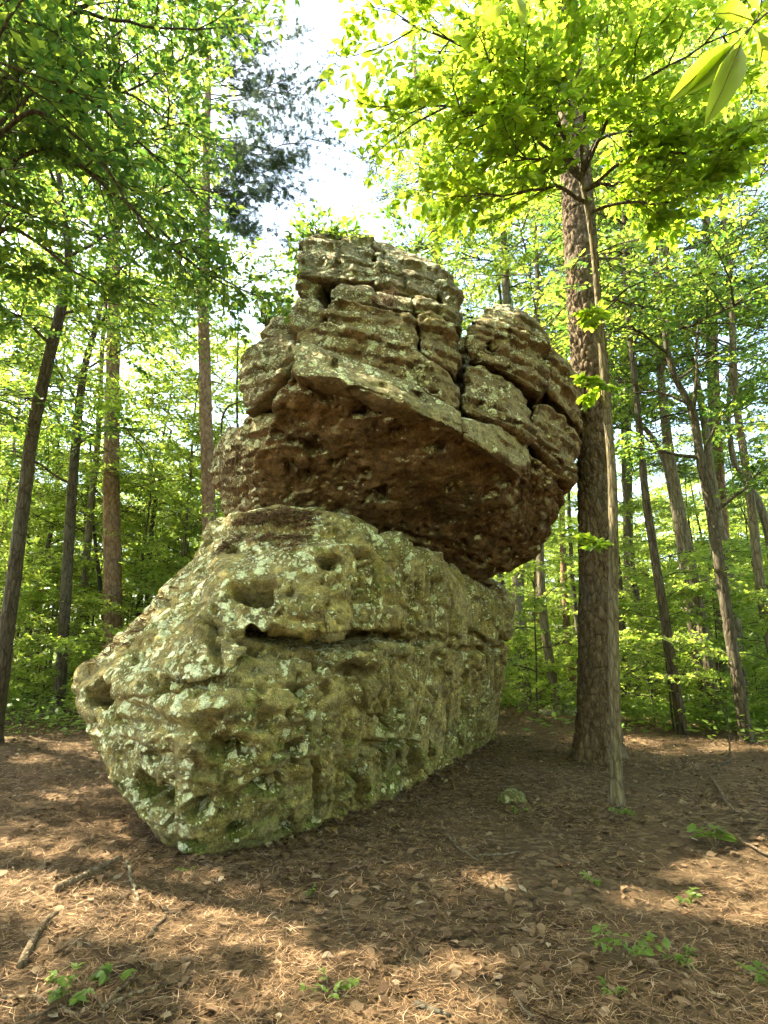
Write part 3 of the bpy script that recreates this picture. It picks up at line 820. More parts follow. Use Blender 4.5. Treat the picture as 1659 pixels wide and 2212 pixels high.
# ------------------------------------------------------------------ wood and leaves
def tube(pts, radii, sides=8, bumps=0.0, seed=0, flare=None):
    pts = np.asarray(pts, float); radii = np.asarray(radii, float)
    n = len(pts)
    T = np.gradient(pts, axis=0)
    T /= np.linalg.norm(T, axis=1, keepdims=True) + 1e-9
    ref = np.array([0, 1.0, 0]) if abs(T[0][1]) < 0.9 else np.array([1.0, 0, 0])
    U = np.cross(T, ref); U /= np.linalg.norm(U, axis=1, keepdims=True) + 1e-9
    Wv = np.cross(T, U)
    a = np.arange(sides) * 2 * math.pi / sides
    ring = np.cos(a)[None, :, None] * U[:, None, :] + np.sin(a)[None, :, None] * Wv[:, None, :]
    R = np.repeat(radii[:, None], sides, 1)
    if bumps:
        P0 = (pts[:, None, :] + ring * radii[:, None, None]).reshape(-1, 3)
        R = R * (1 + bumps * fbm(P0 * np.array([5, 5, 2.0]), seed, 3).reshape(n, sides))
    V = (pts[:, None, :] + ring * R[:, :, None]).reshape(-1, 3)
    i, j = np.meshgrid(np.arange(n - 1), np.arange(sides), indexing='ij')
    q = np.stack([i * sides + j, i * sides + (j + 1) % sides, (i + 1) * sides + (j + 1) % sides, (i + 1) * sides + j], -1).reshape(-1, 4)
    return V, q

class Wood:
    def __init__(self): self.V, self.F, self.n = [], [], 0
    def add(self, V, Fq):
        self.V.append(V); self.F.append(Fq + self.n); self.n += len(V)
    def arrays(self): return np.concatenate(self.V), np.concatenate(self.F)

def resample(pts, radii, step):
    pts = np.asarray(pts, float); radii = np.asarray(radii, float)
    L = np.concatenate([[0], np.cumsum(np.linalg.norm(np.diff(pts, axis=0), axis=1))])
    n = max(3, int(L[-1] / step))
    # smooth (Catmull-like) through a cubic on arclength
    s = np.linspace(0, L[-1], n)
    out = np.stack([np.interp(s, L, pts[:, k]) for k in range(3)], 1)
    for _ in range(max(1, n // 12)):
        out[1:-1] = 0.25 * out[:-2] + 0.5 * out[1:-1] + 0.25 * out[2:]
    return out, np.interp(s, L, radii)

class Leaves:
    def __init__(self): self.p, self.d, self.s = [], [], []
    def add(self, p, d, s): self.p.append(p); self.d.append(d); self.s.append(s)
    def ext(self, p, d, s): self.p.extend(p); self.d.extend(d); self.s.extend(s)

def leaf_arrays(P, D, S, rng, shape=0, tilt=0.55, up=1.0, aspect=0.5, fold=0.25, nrm=None):
    """P base points, D directions, S lengths -> vertices and triangles of leaf blades"""
    P = np.asarray(P, float); D = np.asarray(D, float); S = np.asarray(S, float)
    n = len(P)
    D = D / (np.linalg.norm(D, axis=1, keepdims=True) + 1e-9)
    Nn = (np.array([0, 0, up]) if nrm is None else np.asarray(nrm)) + rng.normal(size=(n, 3)) * tilt
    Sd = np.cross(D, Nn); Sd /= np.linalg.norm(Sd, axis=1, keepdims=True) + 1e-9
    Nn = np.cross(Sd, D)
    wd = S * aspect * rng.uniform(0.8, 1.2, n)
    if shape == 0:      # kite of two triangles (far)
        prof = [(0, 0, 0), (0.45, 0.5, -0.06), (1.0, 0, -0.12), (0.45, -0.5, -0.06)]
        tri = [(0, 1, 2), (0, 2, 3)]
    elif shape == 1:    # ovate, folded on the midrib
        prof = [(0, 0, 0), (0.22, 0.40, fold * .3), (0.55, 0.5, fold * .3), (1.0, 0, -0.14), (0.55, -0.5, fold * .3), (0.22, -0.40, fold * .3), (0.5, 0, 0)]
        tri = [(0, 1, 6), (1, 2, 6), (2, 3, 6), (3, 4, 6), (4, 5, 6), (5, 0, 6)]
    else:               # large obovate leaf
        prof = [(0, 0, 0), (0.12, 0.08, .01), (0.4, 0.32, .06), (0.66, 0.5, .06), (0.85, 0.42, .0), (0.96, 0.2, -.06), (1.02, 0, -0.1), (0.96, -0.2, -.06), (0.85, -0.42, 0), (0.66, -0.5, .06), (0.4, -0.32, .06), (0.12, -0.08, .01), (0.4, 0, 0), (0.75, 0, -.01)]
        tri = [(0, 1, 12), (1, 2, 12), (2, 13, 12), (2, 3, 13), (3, 4, 13), (4, 5, 13), (5, 6, 13), (6, 7, 13), (7, 8, 13), (8, 9, 13), (9, 10, 13), (10, 12, 13), (10, 11, 12), (11, 0, 12)]
    k = len(prof)
    V = np.empty((n, k, 3))
    for q, (a, b, c) in enumerate(prof):
        V[:, q] = P + D * (S * a)[:, None] + Sd * (wd * b)[:, None] + Nn * (S * c)[:, None]
    T = np.array(tri)[None] + (np.arange(n) * k)[:, None, None]
    return V.reshape(-1, 3), T.reshape(-1, 3)

def rot_about(v, axis, ang):
    axis = axis / (np.linalg.norm(axis) + 1e-9)
    return v * math.cos(ang) + np.cross(axis, v) * math.sin(ang) + axis * (axis @ v) * (1 - math.cos(ang))

UP = np.array([0, 0, 1.0])
def spray(p0, p1, wood, leaves, rng, leaf=0.10, spacing=0.075, twig=0.45, r0=0.012, bare=0.15, sag=0.08, sides=4, twig_gap=0.17):
    """a leafy branch from p0 to p1 with side twigs lying in a nearly level plane"""
    p0 = np.asarray(p0, float); p1 = np.asarray(p1, float)
    L = np.linalg.norm(p1 - p0)
    n = max(4, int(L / 0.25))
    t = np.linspace(0, 1, n)
    pts = p0 + (p1 - p0) * t[:, None]
    wob = rng.normal(size=3) * 0.07 * L
    pts = pts + np.sin(t * math.pi)[:, None] * wob + np.array([0, 0, -1.0]) * (sag * L * t ** 2)[:, None] + rng.normal(size=(n, 3)) * 0.015 * L * (t > 0)[:, None]
    wood.add(*tube(pts, r0 * (1 - 0.8 * t) + 0.002, sides))
    nt = max(3, int(L * (1 - bare) / twig_gap))
    side = 1
    for k in range(nt):
        s = bare + (1 - bare) * (k + rng.uniform(0, 1)) / nt
        i = min(int(s * (n - 1)), n - 2); f = s * (n - 1) - i
        b = pts[i] * (1 - f) + pts[i + 1] * f
        ax = pts[i + 1] - pts[i]; ax = ax / (np.linalg.norm(ax) + 1e-9)
        side = -side
        d = rot_about(ax, UP, side * rng.uniform(0.6, 1.2)); d[2] = d[2] * 0.5 + rng.normal() * 0.22
        d /= np.linalg.norm(d)
        tl = twig * rng.uniform(0.5, 1.2) * (1.1 - 0.5 * s)
        e = b + d * tl + np.array([0, 0, -0.10 * tl])
        wood.add(*tube([b, e], [r0 * .35 + .001, .0012], 3))
        m = max(3, int(tl / spacing))
        u = (np.arange(m) + rng.uniform(0.2, 0.9, m)) / m
        P = b + (e - b) * u[:, None]
        sg = np.where(np.arange(m) % 2 == 0, 1, -1)
        hor = np.cross(UP, d); hor /= np.linalg.norm(hor) + 1e-9
        D = d * 0.7 + hor * (sg * rng.uniform(0.4, 1.1, m))[:, None] + rng.normal(size=(m, 3)) * 0.25
        leaves.ext(P, D, leaf * rng.uniform(0.6, 1.25, m))
        leaves.add(e, d + rng.normal(size=3) * .15, leaf * rng.uniform(.8, 1.25))

def make_templates(n=7, twig_gap=.075, spacing=.05, leaf=.1, seed=500):
    """ready-made leafy sprays, 1.2 m long, that crowns are put together from"""
    out = []
    for k in range(n):
        rg = np.random.default_rng(seed + k)
        lv, w = Leaves(), Wood()
        spray((0, 0, 0), (1.2, 0, 0), w, lv, rg, leaf=leaf, spacing=spacing, twig=.5, r0=.012, bare=.12, sag=.10, sides=4, twig_gap=twig_gap)
        V, q = w.arrays()
        out.append((V, q, np.array(lv.p), np.array(lv.d), np.array(lv.s) / leaf))
    return out

class Stamped:
    def __init__(self, tm): self.tm, self.p, self.d, self.s, self.V, self.F, self.n = tm, [], [], [], [], [], 0
    def stamp(self, p0, d, L, leaf, rng, wood):
        V, q, P, D, S = self.tm[int(rng.integers(0, len(self.tm)))]
        d = d / (np.linalg.norm(d) + 1e-9)
        hx = np.array([d[0], d[1], 0]); hx /= np.linalg.norm(hx) + 1e-9
        y = np.array([-hx[1], hx[0], 0])
        z = np.cross(d, y)
        roll = rng.normal() * .3
        y2 = y * math.cos(roll) + z * math.sin(roll); z2 = np.cross(d, y2)
        if rng.uniform() < .5: y2 = -y2
        M = np.stack([d, y2, z2])
        k = L / 1.2
        wood.add((V * k) @ M + p0, q)
        self.p.append((P * k) @ M + p0); self.d.append(D @ M); self.s.append(S * leaf * rng.uniform(.85, 1.15))
    def arrays(self):
        P, D, S = np.concatenate(self.p), np.concatenate(self.d), np.concatenate(self.s)
        keep = open_to_sun(P)
        return P[keep], D[keep], S[keep]

# holes in the near canopy through which the sun reaches the floor
FLECKS = [(470, 1985, .42), (540, 1990, .35), (380, 2020, .3), (20, 1935, .40), (110, 1950, .3), (250, 1945, .25), (200, 2000, .25), (1570, 1890, .36), (1640, 1840, .3), (1440, 1950, .25), (1540, 1960, .3), (690, 2100, .25), (1010, 2080, .22), (850, 2190, .4), (560, 2190, .3), (90, 2150, .25),
          (240, 1785, .22), (60, 1640, .35), (180, 1600, .3), (60, 1560, .4), (1600, 1640, .5), (1480, 1600, .4), (1060, 1900, .15), (110, 1720, .2)]
FLECKS = [(ground_at(a, b), r * 1.25) for a, b, r in FLECKS]
def open_to_sun(P):
    keep = np.ones(len(P), bool)
    sd = np.array(TO_SUN)
    wob = 1 + .5 * vnoise(P * 2.0, 3)
    for g, r in FLECKS:
        v = P - g
        t = v @ sd
        d = np.linalg.norm(v - t[:, None] * sd, axis=1)
        keep &= ~((d < r * wob) & (t > 0))
    return keep

TM_NEAR = make_templates(8, .11, .055)
TM_MID = make_templates(6, .085, .05, seed=600)

def limb(p0, pts, r, wood, n_side, leaves, rng, reach=1.3, start=0.3, leaf=.1, **kw):
    """a crooked limb through points with leafy side sprays"""
    path, rad = resample(np.vstack([[p0], pts]), np.linspace(r, r * 0.25, len(pts) + 1), 0.18)
    path[1:] += rng.normal(size=path[1:].shape) * 0.018
    wood.add(*tube(path, rad, 6))
    side = 1
    n = len(path)
    for k in range(n_side):
        s = start + (1 - start) * (k + rng.uniform(0, 1)) / n_side
        i = min(int(s * (n - 1)), n - 2)
        ax = path[i + 1] - path[i]; ax = ax / (np.linalg.norm(ax) + 1e-9)
        side = -side
        d = rot_about(ax, UP, side * rng.uniform(0.4, 1.3)); d[2] = d[2] * 0.6 + rng.normal() * 0.25
        leaves.stamp(path[i], d, reach * rng.uniform(0.6, 1.25), leaf, rng, wood)
    leaves.stamp(path[-2], path[-1] - path[-3], reach, leaf, rng, wood)

def trunk_points(pix, Y, dY=0.0):
    """pix: (px, py, width in photograph pixels); returns points and radii at depth Y (+dY to the top)"""
    P, R = [], []
    n = len(pix)
    for k, (x, y, w) in enumerate(pix):
        yy = Y + dY * k / max(1, n - 1)
        p = at(x, y, yy); P.append(p)
        dep = p[1] * CT + (p[2] - CAM_Z) * ST
        R.append(0.5 * w * dep / F)
    return np.array(P), np.array(R)

def add_crown(root, leaves, rng, mat, shape=1, name='crown', **kw):
    P, D, S = leaves.arrays() if isinstance(leaves, Stamped) else (leaves.p, leaves.d, leaves.s)
    V, T = leaf_arrays(P, D, S, rng, shape, **kw)
    o = mesh_obj(name, V, T, mat, root, smooth=False)
    return o

def photo_tree(name, label, pix, Y, mat, dY=0.0, extend=None, cat='tree', sides=14, bumps=0.10, sink=0.4, flare=1.25, group=None, taper_top=0.6):
    P, R = trunk_points(pix, Y, dY)
    if extend is not None:          # carry on above the last seen point
        d = P[-1] - P[-2]; d /= np.linalg.norm(d)
        d = d * 0.6 + UP * 0.4; d /= np.linalg.norm(d)
        P = np.vstack([P, P[-1] + d * extend]); R = np.append(R, R[-1] * taper_top)
    gz = float(ground_z(P[0][0], P[0][1]))
    root = thing(name, label, cat, (P[0][0], P[0][1], gz), group)
    base = P[0].copy(); base[2] = min(P[0][2], gz) - sink
    P = np.vstack([[base], P]); R = np.insert(R, 0, R[0] * flare)
    path, rad = resample(P, R, 0.16)
    h = path[:, 2] - gz
    rad = rad * (1 + 0.35 * (flare - 1) / 0.25 * np.exp(-np.maximum(h, 0) / 0.18))
    V, q = tube(path, rad, sides, bumps, seed=len(label))
    mesh_obj('trunk', V, q, mat, root)
    return root, path, rad

# --- big pine with plated bark
def build_big_pine():
    P, R = trunk_points([(1290, 1640, 88), (1290, 1500, 78), (1291, 1250, 74), (1287, 1000, 74), (1275, 800, 72), (1262, 650, 68), (1252, 500, 64), (1240, 330, 60), (1225, 100, 54), (1210, -300, 44)], 10.0)
    gz = float(ground_z(P[0][0], P[0][1]))
    root = thing('pine_tree', 'big straight pine with thick plated bark touching the right side of the balanced boulder', 'tree', (P[0][0], P[0][1], gz))
    b = P[0].copy(); b[2] = gz - 0.3
    P = np.vstack([[b], P]); R = np.insert(R, 0, R[0] * 1.06) * .93
    path, rad = resample(P, R, 0.03)
    h = path[:, 2] - gz
    sides = 110
    n = len(path)
    a = np.arange(sides) * 2 * math.pi / sides
    C = np.stack([np.cos(a), np.sin(a)], 1)
    ph = np.stack([np.repeat(C[None, :, 0] * 1.0, n, 0).ravel(), np.repeat(C[None, :, 1], n, 0).ravel(), np.repeat(h[:, None], sides, 1).ravel()], 1)
    q = ph * np.array([0.36 * 9, 0.36 * 9, 4.2])
    q = q + 0.35 * np.stack([vnoise(q * .7, 3), vnoise(q * .7, 4), vnoise(q * .7, 5)], 1)
    d1, d2, cid = worley(q, 6)
    plate = sstep(0.02, 0.22, d2 - d1)
    fur = fbm(ph * np.array([4, 4, 0.8]), 9, 4)
    rel = 0.075 * plate + 0.03 * cid * plate + 0.03 * fur
    root_fl = np.exp(-np.maximum(h, 0) / 0.34)[:, None] * (0.30 + 0.20 * np.cos(5 * a + 0.7)[None] + .06 * np.cos(3 * a)[None])
    RR = rad[:, None] * (1 + rel.reshape(n, sides) * 1.6 + root_fl)
    ring = np.stack([C[:, 0], C[:, 1], 0 * a], 1)
    V = (path[:, None] + ring[None] * RR[:, :, None]).reshape(-1, 3)
    i, j = np.meshgrid(np.arange(n - 1), np.arange(sides), indexing='ij')
    Fq = np.stack([i * sides + j, i * sides + (j + 1) % sides, (i + 1) * sides + (j + 1) % sides, (i + 1) * sides + j], -1).reshape(-1, 4)
    mesh_obj('trunk', V, Fq, M_PINE, root)
    for (y, dx, dy, L, r) in ((960, -1, .1, .38, .03), (560, 1, .3, 1.0, .03), (590, -1, -.2, .5, .025)):
        k = int(np.argmin(np.abs(project(path)[1] - y)))
        e = path[k] + np.array([dx, dy, .25]) / math.hypot(dx, dy) * L
        V, q = tube([path[k], path[k] * .5 + e * .5 + [0, 0, .03], e], [r, r * .8, r * .5], 7)
        mesh_obj('branch_stub', V, q, M_PINE, root)
    return root, path, rad
big_pine = build_big_pine()

def pine_crown(root, path, rad, rng, picks, mat_n=M_NEEDLE_GREEN, tufts=60, rb=0.03):
    lv_V, lv_T, n0 = [], [], 0
    for (s, end) in picks:
        k = int(s * (len(path) - 1))
        p0 = path[k]; end = np.asarray(end, float)
        w = Wood()
        L = np.linalg.norm(end - p0)
        pts, rr = resample(np.array([p0, p0 * .6 + end * .4 + [0, 0, -.05 * L], end]), np.array([rb, rb * .6, rb * .2]), .3)
        pts[1:] += rng.normal(size=pts[1:].shape) * .05
        w.add(*tube(pts, rr, 6))
        tips = []
        for q in range(int(tufts / 5)):
            s2 = rng.uniform(.25, 1)
            i = min(int(s2 * (len(pts) - 1)), len(pts) - 2)
            ax = pts[i + 1] - pts[i]; ax /= np.linalg.norm(ax) + 1e-9
            d = rot_about(ax, UP, rng.choice([-1, 1]) * rng.uniform(.4, 1.2)); d = d + rng.normal(size=3) * .25
            e = pts[i] + d * rng.uniform(.3, .9) * L * .3
            mid = (pts[i] + e) / 2 + rng.normal(size=3) * .05
            w.add(*tube([pts[i], mid, e], [.012, .008, .004], 4))
            for u in np.linspace(.35, 1, 5):
                tips.append((pts[i] + (e - pts[i]) * u + rng.normal(size=3) * .06, (e - pts[i])))
        V, q = w.arrays()
        mesh_obj('limb', V, q, M_BARK, root)
        m = 34
        for (c, d) in tips:
            d = d / (np.linalg.norm(d) + 1e-9)
            D = d + rng.normal(size=(m, 3)) * .75
            D /= np.linalg.norm(D, axis=1, keepdims=True)
            ln = rng.uniform(.10, .19, m)
            sd = np.cross(D, rng.normal(size=(m, 3))); sd /= np.linalg.norm(sd, axis=1, keepdims=True)
            b = c + rng.normal(size=(m, 3)) * .03
            V3 = np.stack([b + sd * .006, b - sd * .006, b + D * ln[:, None]], 1).reshape(-1, 3)
            lv_V.append(V3); lv_T.append(np.arange(m * 3).reshape(-1, 3) + n0); n0 += m * 3
    mesh_obj('crown', np.concatenate(lv_V), np.concatenate(lv_T), mat_n, root, smooth=False)

rng = np.random.default_rng(21)
# --- tall pine behind the boulder's left shoulder, dark needled branches against the sky
r_, p_, q_ = photo_tree('pine_tree', 'slim straight pine behind the left shoulder of the balanced boulder with dark needled branches', [(455, 1250, 30), (452, 1120, 29), (445, 900, 27), (440, 700, 24), (444, 450, 19), (448, 250, 15), (452, 60, 11), (455, -80, 8)], 18.0, M_PINE_FAR, dY=0.5, extend=3)
picks = []
for _k in range(26):
    y0 = rng.uniform(40, 470); k = int(np.argmin(np.abs(project(p_)[1] - y0)))
    picks.append((k / (len(p_) - 1), at(rng.uniform(530, 735) if y0 < 400 else rng.uniform(520, 640), y0 + rng.uniform(-60, 60), 18 + rng.uniform(-1.5, 1.5))))
for (y0, ex, ey, dY) in [(440, 590, 420, -1.5), (420, 690, 400, -1), (420, 560, 500, .5), (400, 620, 520, -.5), (330, 640, 330, 0), (315, 720, 300, -1), (300, 690, 260, 1), (280, 560, 330, -1.5), (215, 650, 160, 0), (205, 690, 200, 1), (190, 580, 90, -1),
                         (150, 640, 60, 1), (140, 600, 20, -1.5), (120, 540, 10, 0), (400, 350, 380, -1), (330, 360, 300, .5), (250, 340, 230, 0), (180, 370, 120, -.5), (100, 390, 20, 1), (60, 560, -60, 0), (20, 640, -40, 0), (360, 730, 360, 0), (240, 700, 130, 0)]:
    k = int(np.argmin(np.abs(project(p_)[1] - y0)))
    picks.append((k / (len(p_) - 1), at(ex, ey, 18 + dY)))
pine_crown(r_, p_, q_, rng, picks, tufts=85)

# pine limb reaching in over the boulder from the right, from a pine behind
r_, p_, q_ = photo_tree('pine_tree', 'pine hidden behind the boulder top whose branches reach out over its right side', [(985, 1000, 24), (960, 700, 22), (930, 450, 19), (905, 250, 15), (890, 60, 10)], 24.0, M_PINE_FAR, extend=3)
picks = []
for (y0, ex, ey, dY) in [(330, 780, 370, -1), (300, 820, 300, 0), (380, 800, 430, 0), (260, 830, 330, 1), (420, 830, 400, -1), (340, 1000, 330, 0), (280, 1020, 240, 1), (450, 1000, 420, -1), (200, 840, 220, 0), (160, 980, 140, 0), (400, 760, 330, 0)]:
    k = int(np.argmin(np.abs(project(p_)[1] - y0)))
    picks.append((k / (len(p_) - 1), at(ex, ey, 24 + dY)))
pine_crown(r_, p_, q_, rng, picks, tufts=60, rb=.045)

# --- far straight reddish pine left
r_, p_, q_ = photo_tree('pine_tree', 'reddish straight pine trunk rising behind the left slope of the pedestal boulder', [(246, 1420, 37), (243, 1250, 36), (240, 1050, 33), (243, 850, 29), (247, 600, 24), (250, 350, 18), (252, 150, 13)], 19.0, M_PINE_FAR, extend=3)
picks = []
for k in range(14):
    y0 = 120 + k * 28
    kk = int(np.argmin(np.abs(project(p_)[1] - y0)))
    picks.append((kk / (len(p_) - 1), at(250 + rng.choice([-1, 1]) * rng.uniform(60, 150), y0 - rng.uniform(-30, 60), 19 + rng.uniform(-1.5, 1.5))))
pine_crown(r_, p_, q_, rng, picks, tufts=50)

# --- broadleaf trees in view
def leafy_limbs(root, path, specs, rng, mat_w, leaf=0.105, reach=1.2, n_side=7, shape=1, mat_l=None, r=0.035, tilt=.55, aspect=.5, **kw):
    """specs: (photograph y where the limb leaves the trunk, [(px,py,Y), ...])"""
    leaves = Stamped(TM_NEAR)
    py = project(path)[1]
    for (y0, pts) in specs:
        k = int(np.argmin(np.abs(py - y0)))
        w = Wood()
        limb(path[k], np.array([at(*p) for p in pts]), r, w, n_side, leaves, rng, reach=reach, leaf=leaf, **kw)
        V, q = w.arrays()
        mesh_obj('limb', V, q, mat_w, root)
    add_crown(root, leaves, rng, mat_l or M_LEAF, shape, tilt=tilt, aspect=aspect)
    return len(leaves.p)

rng = np.random.default_rng(33)
# leftmost dark leaning trunk
r_, p_, q_ = photo_tree('hardwood_tree', 'dark leaning hardwood trunk at the left edge of the wood', [(-12, 1572, 34), (20, 1330, 30), (45, 1130, 27), (70, 930, 25), (108, 760, 23), (140, 640, 20), (152, 570, 17), (140, 480, 13), (120, 330, 10), (130, 150, 8), (150, -60, 6)], 11.0, M_BARK, dY=-1.0)
NL = leafy_limbs(r_, p_, [(560, [(200, 530, 10), (280, 470, 9.5), (360, 400, 9)]), (600, [(90, 500, 10), (40, 420, 9.5), (-40, 360, 9)]), (480, [(200, 380, 9), (300, 300, 8.5), (400, 260, 8)]), (420, [(70, 300, 9), (-20, 220, 8.5)]),
                          (330, [(210, 230, 8.5), (330, 170, 8), (430, 100, 8)]), (250, [(60, 150, 8.5), (-30, 60, 8)]), (180, [(240, 80, 8.5), (350, 20, 8)]), (120, [(60, 20, 8.5), (-20, -60, 8)]), (680, [(220, 650, 10), (330, 640, 9.5)]), (740, [(40, 680, 10), (-40, 650, 9.5)]), (20, [(250, -60, 8), (330, -120, 8)])], rng, M_BARK, leaf=.125, reach=1.35, n_side=13)
# second left trunk
r_, p_, q_ = photo_tree('hardwood_tree', 'slender dark forked hardwood left of the pedestal boulder', [(130, 1492, 24), (140, 1330, 22), (150, 1150, 21), (160, 1000, 19), (170, 880, 17), (184, 780, 14), (205, 720, 11), (230, 600, 8), (240, 450, 6)], 17.0, M_BARK, dY=-1)
leafy_limbs(r_, p_, [(960, [(230, 920, 16), (300, 930, 15.5)]), (870, [(140, 820, 16), (100, 770, 15.5), (40, 730, 15)]), (800, [(260, 760, 16), (350, 700, 15)]), (740, [(150, 660, 16), (100, 580, 15)]), (700, [(300, 640, 16), (390, 590, 15)]), (600, [(320, 540, 15), (420, 520, 15)]), (520, [(150, 460, 15), (80, 400, 15)]), (1050, [(80, 1000, 16), (20, 980, 16)]), (480, [(330, 420, 15), (400, 380, 15)])], rng, M_BARK, leaf=.13, reach=1.5, n_side=9, r=.04)

# overhanging left canopy: near branch entering from the left, its tree stands outside the frame
root = thing('overhanging_tree', 'leafy tree just left of the frame with long branches hanging over the upper left', 'tree', (-6.6, 6.0, float(ground_z(-6.6, 6.0))))
path, rad = resample(np.array([[-6.6, 6.0, -.4], [-6.5, 6.0, 2.5], [-6.3, 6.1, 5], [-6.0, 6.2, 8.0], [-5.7, 6.3, 11]]), np.array([.17, .15, .13, .10, .05]), .2)
V, q = tube(path, rad, 12, .08)
mesh_obj('trunk', V, q, M_BARK, root)
leaves = Stamped(TM_NEAR)
for (z, pts) in [(5.5, [(60, 300, 6.2), (200, 380, 6.4), (330, 420, 6.8), (430, 560, 7.0)]), (6.5, [(80, 120, 6.0), (230, 180, 6.2), (380, 260, 6.5)]), (7.2, [(150, 20, 6.0), (330, 60, 6.2), (480, 60, 6.5)]), (8, [(260, -60, 6), (450, -30, 6.2), (600, -80, 6.4)]),
                 (5.0, [(20, 480, 6.2), (120, 560, 6.4), (220, 620, 6.8)]), (6, [(60, 220, 5.6), (180, 300, 5.8), (330, 520, 6.2), (500, 620, 7.0)]), (6.2, [(100, 300, 6.0), (300, 460, 6.6), (450, 600, 7.4), (560, 640, 8.0)]), (7, [(120, 160, 6), (320, 320, 6.5), (430, 430, 7.2)])]:
    k = int(np.argmin(np.abs(path[:, 2] - z)))
    w = Wood()
    limb(path[k], np.array([at(*p) for p in pts]), .035, w, 13, leaves, rng, reach=.9, leaf=.12, start=.3)
    V, q = w.arrays(); mesh_obj('limb', V, q, M_BARK, root)
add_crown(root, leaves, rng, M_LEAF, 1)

# a second tree added outside the left edge to shade the foreground
root = thing('overhanging_tree', 'tall leafy tree added outside the left edge to shade the foreground with its high crown', 'tree', (-8.2, 3.2, float(ground_z(-8.2, 3.2))))
path, rad = resample(np.array([[-8.2, 3.2, -.4], [-8.1, 3.3, 3], [-7.9, 3.5, 7], [-7.6, 3.8, 10.5], [-7.4, 4.0, 13.5]]), np.array([.2, .18, .15, .1, .04]), .2)
V, q = tube(path, rad, 12, .08)
mesh_obj('trunk', V, q, M_BARK, root)
leaves = Stamped(TM_NEAR)
for k in range(34):
    z = rng.uniform(6.5, 12.5)
    i = int(np.argmin(np.abs(path[:, 2] - z)))
    a = k * 2.4
    tgt = np.array([rng.uniform(-10.5, -2.4), rng.uniform(2.4, 8.4), z + rng.uniform(-.3, 1.2)])
    w = Wood()
    limb(path[i], np.array([path[i] * .5 + tgt * .5 + [0, 0, .2], tgt]), .04, w, 11, leaves, rng, reach=1.3, leaf=.14, start=.25)
    V, q = w.arrays(); mesh_obj('limb', V, q, M_BARK, root)
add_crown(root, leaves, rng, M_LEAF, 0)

root = thing('overhanging_tree', 'leafy tree added beyond the left edge whose boughs close the canopy to shade the left ground', 'tree', (-11.5, 9.5, float(ground_z(-11.5, 9.5))))  # third tree, added to deepen the shade on the left ground
path, rad = resample(np.array([[-11.5, 9.5, -.4], [-11.4, 9.5, 3], [-11.2, 9.7, 7], [-11, 9.9, 10.5], [-10.8, 10, 13.5]]), np.array([.2, .18, .15, .1, .04]), .2)
V, q = tube(path, rad, 12, .08)
mesh_obj('trunk', V, q, M_BARK, root)
leaves = Stamped(TM_NEAR)
for k in range(26):
    z = rng.uniform(6, 12)
    i = int(np.argmin(np.abs(path[:, 2] - z)))
    tgt = np.array([rng.uniform(-14, -6.8), rng.uniform(7, 13.5), z + rng.uniform(-.3, 1.2)])
    w = Wood()
    limb(path[i], np.array([path[i] * .5 + tgt * .5 + [0, 0, .2], tgt]), .04, w, 10, leaves, rng, reach=1.3, leaf=.14, start=.25)
    V, q = w.arrays(); mesh_obj('limb', V, q, M_BARK, root)
add_crown(root, leaves, rng, M_LEAF, 0)

# slender pale tree in front of the big pine, its crown of broad leaves fills the upper right
r_, p_, q_ = photo_tree('slender_tree', 'slender pale young tree standing directly in front of the big pine', [(1332, 1755, 25), (1330, 1600, 23), (1324, 1350, 22), (1326, 1150, 20), (1322, 1000, 18), (1306, 850, 15), (1296, 700, 13), (1284, 560, 12), (1270, 450, 11), (1255, 390, 10)], 6.9, M_BARK_PALE, dY=-0.4, flare=1.5)
nleaf = Stamped(TM_NEAR)
rng = np.random.default_rng(44)
pyp = project(p_)[1]
for (y0, pts, ns) in [(395, [(1235, 350, 6.3), (1210, 330, 6.2), (1150, 350, 6.0), (1080, 330, 5.8)], 8), (400, [(1255, 300, 6.3), (1240, 250, 6.1), (1195, 160, 5.8), (1190, 60, 5.6), (1200, -60, 5.4)], 11), (420, [(1300, 385, 6.4), (1350, 400, 6.3), (1420, 350, 6.2)], 7),
                       (395, [(1280, 300, 6.2), (1400, 280, 6.0), (1500, 230, 5.8)], 8), (470, [(1340, 430, 6.4), (1430, 440, 6.2), (1540, 400, 6.2)], 6), (400, [(1200, 250, 6.0), (1100, 200, 5.7), (1000, 170, 5.5)], 9), (395, [(1260, 200, 5.8), (1330, 100, 5.6), (1380, -40, 5.4)], 9),
                       (430, [(1200, 400, 6.2), (1120, 420, 6.0), (1020, 420, 6.0)], 7), (400, [(1170, 180, 5.6), (1080, 60, 5.4), (1010, -50, 5.3)], 8), (400, [(1120, 260, 5.8), (980, 240, 5.5), (890, 220, 5.4)], 9), (400, [(1100, 160, 5.6), (960, 80, 5.3), (870, 40, 5.2)], 9), (420, [(1380, 330, 6.0), (1500, 330, 5.8), (1620, 320, 5.6)], 9), (400, [(1330, 200, 5.8), (1480, 120, 5.5), (1600, 60, 5.3)], 9)]:
    k = int(np.argmin(np.abs(pyp - y0)))
    w = Wood()
    limb(p_[k], np.array([at(*p) for p in pts]), .028, w, int(ns * 1.3), nleaf, rng, reach=.9, leaf=.14, start=.3)
    V, q = w.arrays(); mesh_obj('limb', V, q, M_BARK, r_)
